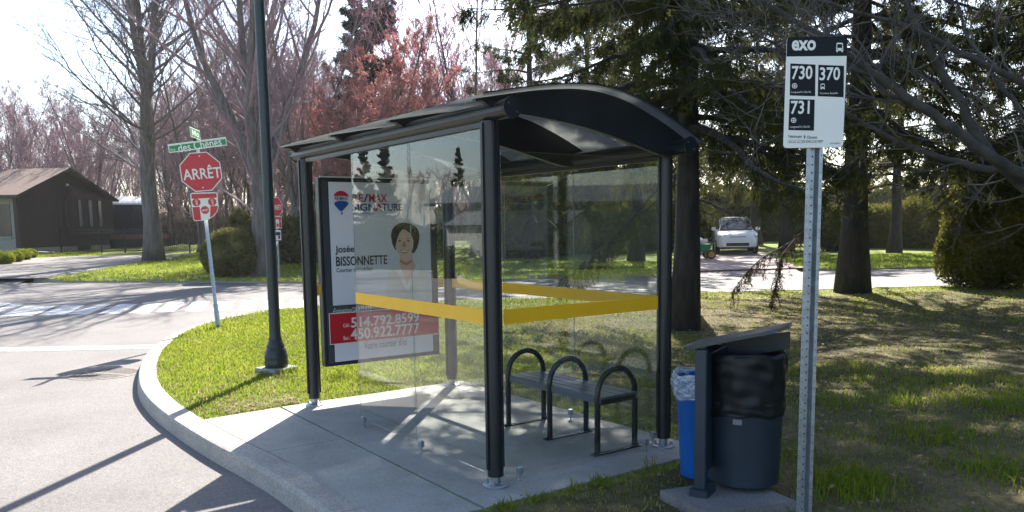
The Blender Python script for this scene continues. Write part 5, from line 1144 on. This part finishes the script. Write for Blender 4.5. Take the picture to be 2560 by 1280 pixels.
A_ = G0(-ov-.005, .45, EZ-ov*.33-.07); V = [A_, A_+Fd*(wl+.9), A_+Fd*(wl+.9)+Z3*.18, A_+Z3*.18]; g.add(V+[v-T*.02 for v in V], np.array([[0, 1, 2, 3], [7, 6, 5, 4], [0, 4, 5, 1], [2, 6, 7, 3]])); g.build("fascia", M_FASC, HS)
# projecting bay with the slim windows
b0, b1 = GW*.50, GW*.985; g = MB(); g.prism([(b0, 1.0), (b1, 1.0), (b1, EZ-.1), ((b0+b1)/2, EZ+.35), (b0, EZ+.62)], Z3*0, T, Z3, No, .42, 0); bay = g.build("bay", M_SID, HS)
def on_bay(px, py, off=.43):
    d = ray(px, py); P0 = HB+No*off; t = ((P0-CAM)@No)/(d@No); q = CAM+t*d-HB; return q@T, q[2]
for (x0, x1, y0, y1) in ((161, 174, 501, 566), (194, 207, 500, 566), (220, 233.5, 501, 566), (244.5, 257, 502, 566)):
    off = .43 if x0 > 165 else .01
    (u0, w1), (u1, w0) = on_bay(x0, y0, off), on_bay(x1, y1, off); g = MB(); g.prism([(u0, w0), (u1, w0), (u1, w1), (u0, w1)], No*(off-.008), T, Z3, No, .012, 0); wi = g.build("window", M_WIN, HS)
    g = MB()
    for a, b, c, d in ((u0-.06, u0, w0-.05, w1+.05), (u1, u1+.06, w0-.05, w1+.05), (u0, u1, w1, w1+.05), (u0, u1, w0-.05, w0)): g.prism([(a, c), (b, c), (b, d), (a, d)], No*(off-.008), T, Z3, No, .04, 0)
    g.build("frame", M_WFR, wi)
u0, w0 = on_bay(195, 630, .01); u1, w1 = on_bay(225, 606, .01); g = MB(); g.prism([(u0, max(w0, .1)), (u1, max(w0, .1)), (u1, w1), (u0, w1)], No*.0, T, Z3, No, .03, 0); g.build("basement_window", M_WFR, HS)
g = MB(); q = on_bay(166, 462, .02); g.box(G0(q[0], .08, q[1]), (.14, .12, .12), np.array([T, No, Z3]), bevel=.02); g.tube([G0(q[0]-.1, .12, q[1]-.2), G0(q[0]+.12, .22, q[1]-.28)], .06, 10); g.build("security_light", M_WHITE, HS)
g = MB(); g.tube([G0(-.05, .25, EZ-.15), G0(.0, .08, EZ-.4), G0(.05, .06, .5), G0(.35, .5, .12), G0(1.5, .9, .05)], .045, 8); g.build("downspout", M_FASC, HS)
# black iron fence
F0, F1 = at_ground_d(150, 46.5), at_ground_d(482, 45.0); D_ = F1-F0; FL = np.linalg.norm(D_[:2]); D_ = np.array([D_[0], D_[1], 0])/FL; fz = lambda s_: float(terr(*(F0+D_*s_)[:2]))-F0[2]
FE = thing("iron_fence", "black iron picket fence and gate between the brown house and the round bush", "fence", F0); M_IRONF = mat("black_iron", (.012, .012, .013), None, 5, rough=.5)
Rf = np.array([D_, np.cross(Z3, D_), Z3]); g = MB()
for s_ in np.arange(.06, FL, .125): g.box(D_*s_+Z3*(fz(s_)+.72), (.016, .016, 1.34), Rf)
for z_ in (.14, 1.18, 1.33): g.box(D_*FL/2+Z3*(fz(FL/2)+z_), (FL, .025, .03), Rf)
g.build("pickets", M_IRONF, FE)
for s_ in (0, .31*FL, .49*FL, .72*FL, .97*FL): MB().box(D_*s_+Z3*(fz(s_)+.75), (.06, .06, 1.55), Rf).build("post", M_IRONF, FE)
# gazebo on its deck
GZ = at_ground_d(320, 56); GZb = thing("gazebo", "gazebo with white domed canopy and dark mesh walls behind the brown house", "gazebo", GZ); zpx = lambda y, d: (581-y)*d/F_PX+1.55-GZ[2]
hw = 1.9; z1, z2 = zpx(513, 56), zpx(490, 56); zd = zpx(590, 56); ga = .5; Rg = np.array([[math.cos(YAW+ga), math.sin(YAW+ga), 0], [-math.sin(YAW+ga), math.cos(YAW+ga), 0], [0, 0, 1]])
g = MB(); ks = 7; prof = [(1.0-.0, 0), (.97, .18), (.85, .42), (.62, .68), (.34, .9), (.0, 1.0)]
sq = [(-1, -1), (0, -1), (1, -1), (1, 0), (1, 1), (0, 1), (-1, 1), (-1, 0)]; rows = [np.array([np.array([x*hw*p, y*hw*p, z1+(z2-z1)*q])@Rg for x, y in sq]) for p, q in prof]
for a, b in zip(rows[:-1], rows[1:]): i = np.arange(8); j = (i+1) % 8; g.add(np.vstack([a, b]), np.stack([i, j, j+8, i+8], -1))
g.build("canopy", mat("white_canvas", (.85, .85, .86), (.8, .8, .81), 3, rough=.8), GZb)
g = MB()
for x, y in ((-1, -1), (1, -1), (1, 1), (-1, 1)): g.box(np.array([x*hw*.95, y*hw*.95, (zd+z1)/2])@Rg, (.09, .09, z1-zd), Rg)
g.build("frame", M_FASC, GZb); g = MB()
g.box(np.array([0, hw*.93, (zd+z1)/2])@Rg, (2*hw*.9, .02, z1-zd-.05), Rg); g.box(np.array([hw*.93, 0, (zd+z1)/2])@Rg, (.02, 2*hw*.9, z1-zd-.05), Rg); g.box(np.array([-hw*.93, 0, (zd+z1)/2])@Rg, (.02, 2*hw*.9, z1-zd-.05), Rg); g.build("mesh_wall", mat("dark_mesh", (.03, .03, .034), None, 6, rough=.9), GZb)
g = MB(); g.box((0, 0, zd/2-.2), (5.2, 4.6, zd+.38), Rg, m=0); g.box(np.array([0, 0, zd-.02])@Rg, (5.3, 4.7, .3), Rg, m=1); DK = g.build("garden_deck", [mat("deck_dark", (.03, .03, .032), None, 3, rough=.9), mat("red_boards", (.24, .11, .08), (.17, .08, .06), 8, rough=.8, stretch=(.4, .4, 5))], loc=tuple(GZ)); tag(DK, "raised deck edged with red boards under the gazebo", "deck")

# ================================================================== white car and the green cart on the pink driveway
SV = at_ground_d(1836, 38); head = N([-FW[0]*1.0, -FW[1], 0]); ca_ = math.atan2(head[1], head[0])-.20
CR = thing("parked_car", "white compact suv parked nose first on the pink driveway, half hidden by boughs", "car", SV, ca_)
M_CARW = mat("car_white", (.74, .74, .74), (.72, .72, .72), 2, rough=.25, coat=.6); M_CARG = mat("car_glass", (.02, .025, .028), None, 2, rough=.05); M_CARB = mat("car_black_trim", (.012, .012, .013), None, 6, rough=.5); M_LAMPG = mat("headlamp", (.55, .57, .6), (.4, .42, .45), 30, rough=.08, metal=.4)
def loft(g, secs, m=0, n=20, e=.28):
    """rounded-box sections: (x, half width, z low, z high)"""
    th = np.linspace(0, 2*np.pi, n, endpoint=False); rows = []
    for x, hw_, z0, z1 in secs:
        cx, sx2 = np.cos(th), np.sin(th); rows.append(np.column_stack([np.full(n, x), hw_*np.sign(cx)*np.abs(cx)**e, (z0+z1)/2+(z1-z0)/2*np.sign(sx2)*np.abs(sx2)**e]))
    i = np.arange(n); j = (i+1) % n
    for a, b in zip(rows[:-1], rows[1:]): g.add(np.vstack([a, b]), np.stack([i, j, j+n, i+n], -1), m)
    g.add(rows[0], i[::-1][None], m); g.add(rows[-1], i[None], m)
g = MB(); loft(g, [(-2.2, .78, .42, .95), (-2.1, .87, .30, 1.05), (-1.4, .91, .26, 1.08), (.3, .92, .26, 1.06), (1.1, .92, .26, 1.04), (1.75, .89, .26, .99), (2.1, .80, .27, .88), (2.24, .66, .32, .74)]); g.build("body", M_CARW, CR, smooth=True)
g = MB(); loft(g, [(-2.1, .70, .95, 1.2), (-1.9, .70, .95, 1.50), (-1.3, .66, .95, 1.63), (-.3, .65, .95, 1.66), (.15, .64, .95, 1.62), (.55, .68, .95, 1.42), (1.15, .78, .95, 1.05)], e=.42); g.build("cabin", M_CARW, CR, smooth=True)
g = MB(); V = np.array([(.26, -.55, 1.605), (.26, .55, 1.605), (.62, .63, 1.41), (1.16, .72, 1.07), (1.16, -.72, 1.07), (.62, -.63, 1.41)]); g.add(V, np.array([[0, 1, 2, 5], [5, 2, 3, 4]])); g.add(V+np.array([.03, 0, .035]), np.array([[3, 2, 5, 4][::1], [2, 1, 0, 5]])); i_ = np.arange(6); g.add(np.vstack([V, V+np.array([.03, 0, .035])]), np.stack([i_, (i_+1) % 6, (i_+1) % 6+6, i_+6], -1)); g.build("windscreen", M_CARG, CR)
for s in (-1, 1):
    g = MB(); g.prism([(-1.7, 1.1), (.75, 1.1), (.2, 1.48), (-1.5, 1.48)], (0, s*.715, 0), X3, Z3, Y3*s, .02); g.build("side_window", M_CARG, CR)
    g = MB(); g.box((.75, s*.98, 1.12), (.14, .2, .15), bevel=.03); g.build("mirror", M_CARW, CR)
    g = MB(); g.prism([(.60, .66), (.84, .70), (.86, .86), (.72, .88), (.56, .76)], (0, 0, 0), Y3*s, Z3, X3, .001); V = np.vstack(g.V); 
    h = MB(); h.box((2.02, s*.68, .77), (.24, .26, .17), np.array([N([1, -s*.35, -.25]), N([s*.35, 1, 0]), N([.25, 0, 1])]), bevel=.05); h.build("headlight", M_LAMPG, CR)
    h = MB(); h.lathe([(.06, 0), (.06, .02)], (0, 0, 0), 14); V = np.vstack(h.V); h.V = [np.column_stack([V[:, 2]+2.17, V[:, 0]+s*.64, V[:, 1]+.47])]; h.build("fog_lamp", M_LAMPG, CR)
    for xw in (1.35, -1.35):
        h = MB(); th_ = np.linspace(0, 2*np.pi, 28, endpoint=False); pf = [(.22, -.1), (.33, -.105), (.345, -.06), (.345, .06), (.33, .105), (.22, .1)]; h.lathe(pf, (0, 0, 0), 28); V = np.vstack(h.V); h.V = [np.column_stack([V[:, 0]+xw, V[:, 2]+s*.83, V[:, 1]+.345])]; w_ = h.build("wheel", M_RUBBER, CR, smooth=True)
        h = MB(); h.lathe([(.05, .0), (.21, .0), (.215, .03)], (0, 0, 0), 16); V = np.vstack(h.V); h.V = [np.column_stack([V[:, 0]+xw, s*(V[:, 2]+.085)+s*.83, V[:, 1]+.345])]; h.build("rim", mat("alloy", (.45, .46, .48), None, 6, rough=.3, metal=.8), w_)
g = MB(); g.box((2.2, 0, .72), (.06, .72, .12), bevel=.02); g.box((2.22, 0, .43), (.06, 1.0, .16), bevel=.02); g.box((2.13, 0, .27), (.2, 1.5, .07), bevel=.02); g.build("grille", M_CARB, CR)
g = MB(); g.box((2.25, 0, .62), (.02, .5, .11)); g.box((2.262, 0, .62), (.004, .12, .05)); g.build("badge_bar", M_CARW, CR)
CP = at_ground_d(1752, 33.5); CT = thing("garden_cart", "green tray garden cart with black wheels beside the spruce trunk, on the pink driveway", "cart", CP, math.atan2(RT[1], RT[0]))
M_CG = mat("cart_green", (.02, .16, .07), (.015, .12, .05), 5, rough=.5)
g = MB(); g.prism([(-.5, .62), (.42, .62), (.3, .3), (-.35, .3)], (0, -.28, 0), X3, Z3, Y3, .56); g.build("tray", M_CG, CT)
for s in (-1, 1):
    h = MB(); h.lathe([(.14, -.04), (.19, -.045), (.2, 0), (.19, .045), (.14, .04)], (0, 0, 0), 24); V = np.vstack(h.V); h.V = [np.column_stack([V[:, 0]+.36, V[:, 2]+s*.34, V[:, 1]+.2])]; w_ = h.build("wheel", M_RUBBER, CT, smooth=True)
    h = MB(); h.lathe([(.13, -.045), (.14, .0), (.13, .045)], (0, 0, 0), 14); V = np.vstack(h.V); h.V = [np.column_stack([V[:, 0]+.36, V[:, 2]+s*.34, V[:, 1]+.2])]; h.build("rim", mat("orange_hub", (.4, .16, .05), None, 6, rough=.5), w_)
g = MB()
for s in (-1, 1): g.tube([(.36, s*.25, .2), (-.4, s*.25, .26), (-.95, s*.22, .75)], .016, 6); g.tube([(-.35, s*.22, .3), (-.4, s*.22, 0)], .016, 6)
g.tube([(.36, -.36, .2), (.36, .36, .2)], .014, 6); g.build("frame", M_CARB, CT)
g = bush(33, .34, .22, .12, 300, .03, .1, .5); g.F = [f for f in g.F]; o = MB(); o.lathe([(.02, 0), (.26, .02), (.33, .1), (.3, .18), (.15, .22), (.01, .22)], (0, 0, 0), 14); V = np.vstack(o.V); V[:, 1] *= .7; V[:, 2] *= 1+.25*np.sin(V[:, 0]*17); o.V = [V]; 
q = o.build("sack", mat("white_sack", (.7, .7, .7), (.5, .5, .5), 9, rough=.8, bump=.6, bscale=20), loc=tuple(CP+np.array([0, 0, .62]))); tag(q, "white sack lying on top of the green garden cart", "sack")

# ================================================================== across the near street: seen mirrored in the front pane
def mir(px, d): P = CAM+ray(px, 580)*d; return np.array([P[0], -P[1], 0.0])
A_, B_ = mir(1090, 34), mir(1215, 40); D_ = B_-A_; wl = np.linalg.norm(D_); D_ /= wl; Q_ = np.array([-D_[1], D_[0], 0]); Q_ = Q_ if Q_[1] > 0 else -Q_
NH = thing("house", "grey blue gabled house across the near street, mirrored in the shelter's front glass", "house", A_)
M_GS = mat("blue_grey_siding", (.17, .21, .26), (.14, .175, .22), 2, rough=.8, stretch=(.2, .2, 12), bump=.2); M_GR = mat("grey_shingles", (.10, .11, .13), (.075, .08, .1), 8, rough=.95)
g = MB(); g.prism([(0, -.2), (wl, -.2), (wl, 2.5), (wl/2, 3.2), (0, 2.5)], Z3*0, D_, Z3, Q_, 9.0); g.build("wall", M_GS, NH)
g = MB()
for s0, s1 in ((-.3, wl/2), (wl+.3, wl/2)):
    a, b = D_*s0+Z3*2.45-Q_*.4, D_*s1+Z3*3.28-Q_*.4; V = [a, b, b+Q_*9.8, a+Q_*9.8]; g.add(V+[v+Z3*.12 for v in V], np.array([[0, 1, 2, 3], [7, 6, 5, 4], [0, 4, 5, 1], [2, 6, 7, 3], [1, 5, 6, 2], [3, 7, 4, 0]]))
g.build("roof", M_GR, NH)
A_, B_ = mir(1117, 29), mir(1196, 30.5); D2 = B_-A_; wl = np.linalg.norm(D2); D2 /= wl; Q2 = np.array([-D2[1], D2[0], 0]); Q2 = Q2 if Q2[1] > 0 else -Q2
SHD = thing("garden_shed", "small white clapboard shed with a two pane window, mirrored in the shelter's front glass", "shed", A_); M_CLAP = mat("white_clapboard", (.55, .55, .52), (.42, .42, .40), 2, rough=.7, stretch=(.1, .1, 22))
g = MB(); g.prism([(0, -.2), (wl, -.2), (wl, 1.55), (wl*.6, 2.05), (0, 1.6)], Z3*0, D2, Z3, Q2, 2.4); g.build("wall", M_CLAP, SHD)
g = MB()
for s0, s1, z0, z1 in ((-.1, wl*.6, 1.58, 2.08), (wl+.1, wl*.6, 1.52, 2.08)):
    a, b = D2*s0+Z3*z0-Q2*.1, D2*s1+Z3*z1-Q2*.1; V = [a, b, b+Q2*2.6, a+Q2*2.6]; g.add(V+[v+Z3*.06 for v in V], np.array([[0, 1, 2, 3], [7, 6, 5, 4], [0, 4, 5, 1], [2, 6, 7, 3]]))
g.build("roof", M_GR, SHD)
g = MB(); g.prism([(wl*.36, 1.0), (wl*.56, 1.0), (wl*.56, 1.55), (wl*.36, 1.55)], -Q2*.02, D2, Z3, Q2, .02, 0); fr_ = g.build("window", M_WFR, SHD)
g = MB()
for a, b in ((.37, .45), (.47, .55)): g.prism([(wl*a, 1.05), (wl*b, 1.05), (wl*b, 1.5), (wl*a, 1.5)], -Q2*.024, D2, Z3, Q2, .004, 0)
g.build("pane", M_CARG, fr_)
hg, P = hedge(16, mir(850, 35), mir(1096, 33), 1.7, 1.0, 7000, .06, lambda x, y: 0.0); tag(hg.build("hedge", [M_CEDAR, M_CEDAR], loc=tuple(P)), "chest high hedge added across the near street to darken the reflection over the poster in the front glass", "hedge")  # added to block the bright lawn from reflecting over the poster
hg, P = hedge(15, mir(1100, 27), mir(1230, 30), .8, .8, 4000, .05, lambda x, y: 0.0); tag(hg.build("hedge", [M_CEDAR, M_CEDAR], loc=tuple(P)), "low hedge across the near street in front of the white shed", "hedge")
for px, d, t, rz, sc, nm, lab in ((915, 44, cC, .3, .40, "spruce_tree", "left one of two spruces mirrored above the poster in the front glass"), (966, 46, cC, 2.0, .43, "spruce_tree", "right one of two spruces mirrored above the poster in the front glass"), (1150, 60, cC, 1.0, .46, "spruce_tree", "spruce top mirrored high in the front pane"), (1010, 70, tC, 0, .7, "bare_tree", None), (1060, 66, tD, 1, .6, "bare_tree", None), (1110, 64, tC, 2, .65, "bare_tree", None), (870, 72, tG, 3, .7, "bare_tree", None), (940, 75, tC, 4, .7, "bare_tree", None), (1180, 62, tC, 5, .6, "bare_tree", None), (1240, 58, tD, 5, .7, "bare_tree", None), (830, 70, tC, 5, .7, "bare_tree", None), (780, 66, tD, 2, .8, "bare_tree", None)):
    plant(t, nm, lab or "bare tree across the near street, mirrored in the shelter's front glass", mir(px, d), rz, sc*(1 if lab else .68), None if lab else "bare trees across the near street")

# ================================================================== spring haze in the air
hz_ = bpy.data.materials.new("air"); hz_.use_nodes = True; nt_ = hz_.node_tree; nt_.nodes.clear()
ho = nt_.nodes.new("ShaderNodeOutputMaterial"); hv = nt_.nodes.new("ShaderNodeVolumePrincipled"); hv.inputs['Color'].default_value = (.93, .94, .97, 1); hv.inputs['Density'].default_value = .0003; hv.inputs['Anisotropy'].default_value = .4
nt_.links.new(hv.outputs[0], ho.inputs['Volume'])
g = MB(); g.box((0, 0, 14.0), (1900, 1900, 31.0)); ha = g.build("haze", hz_); ha['kind'] = 'stuff'
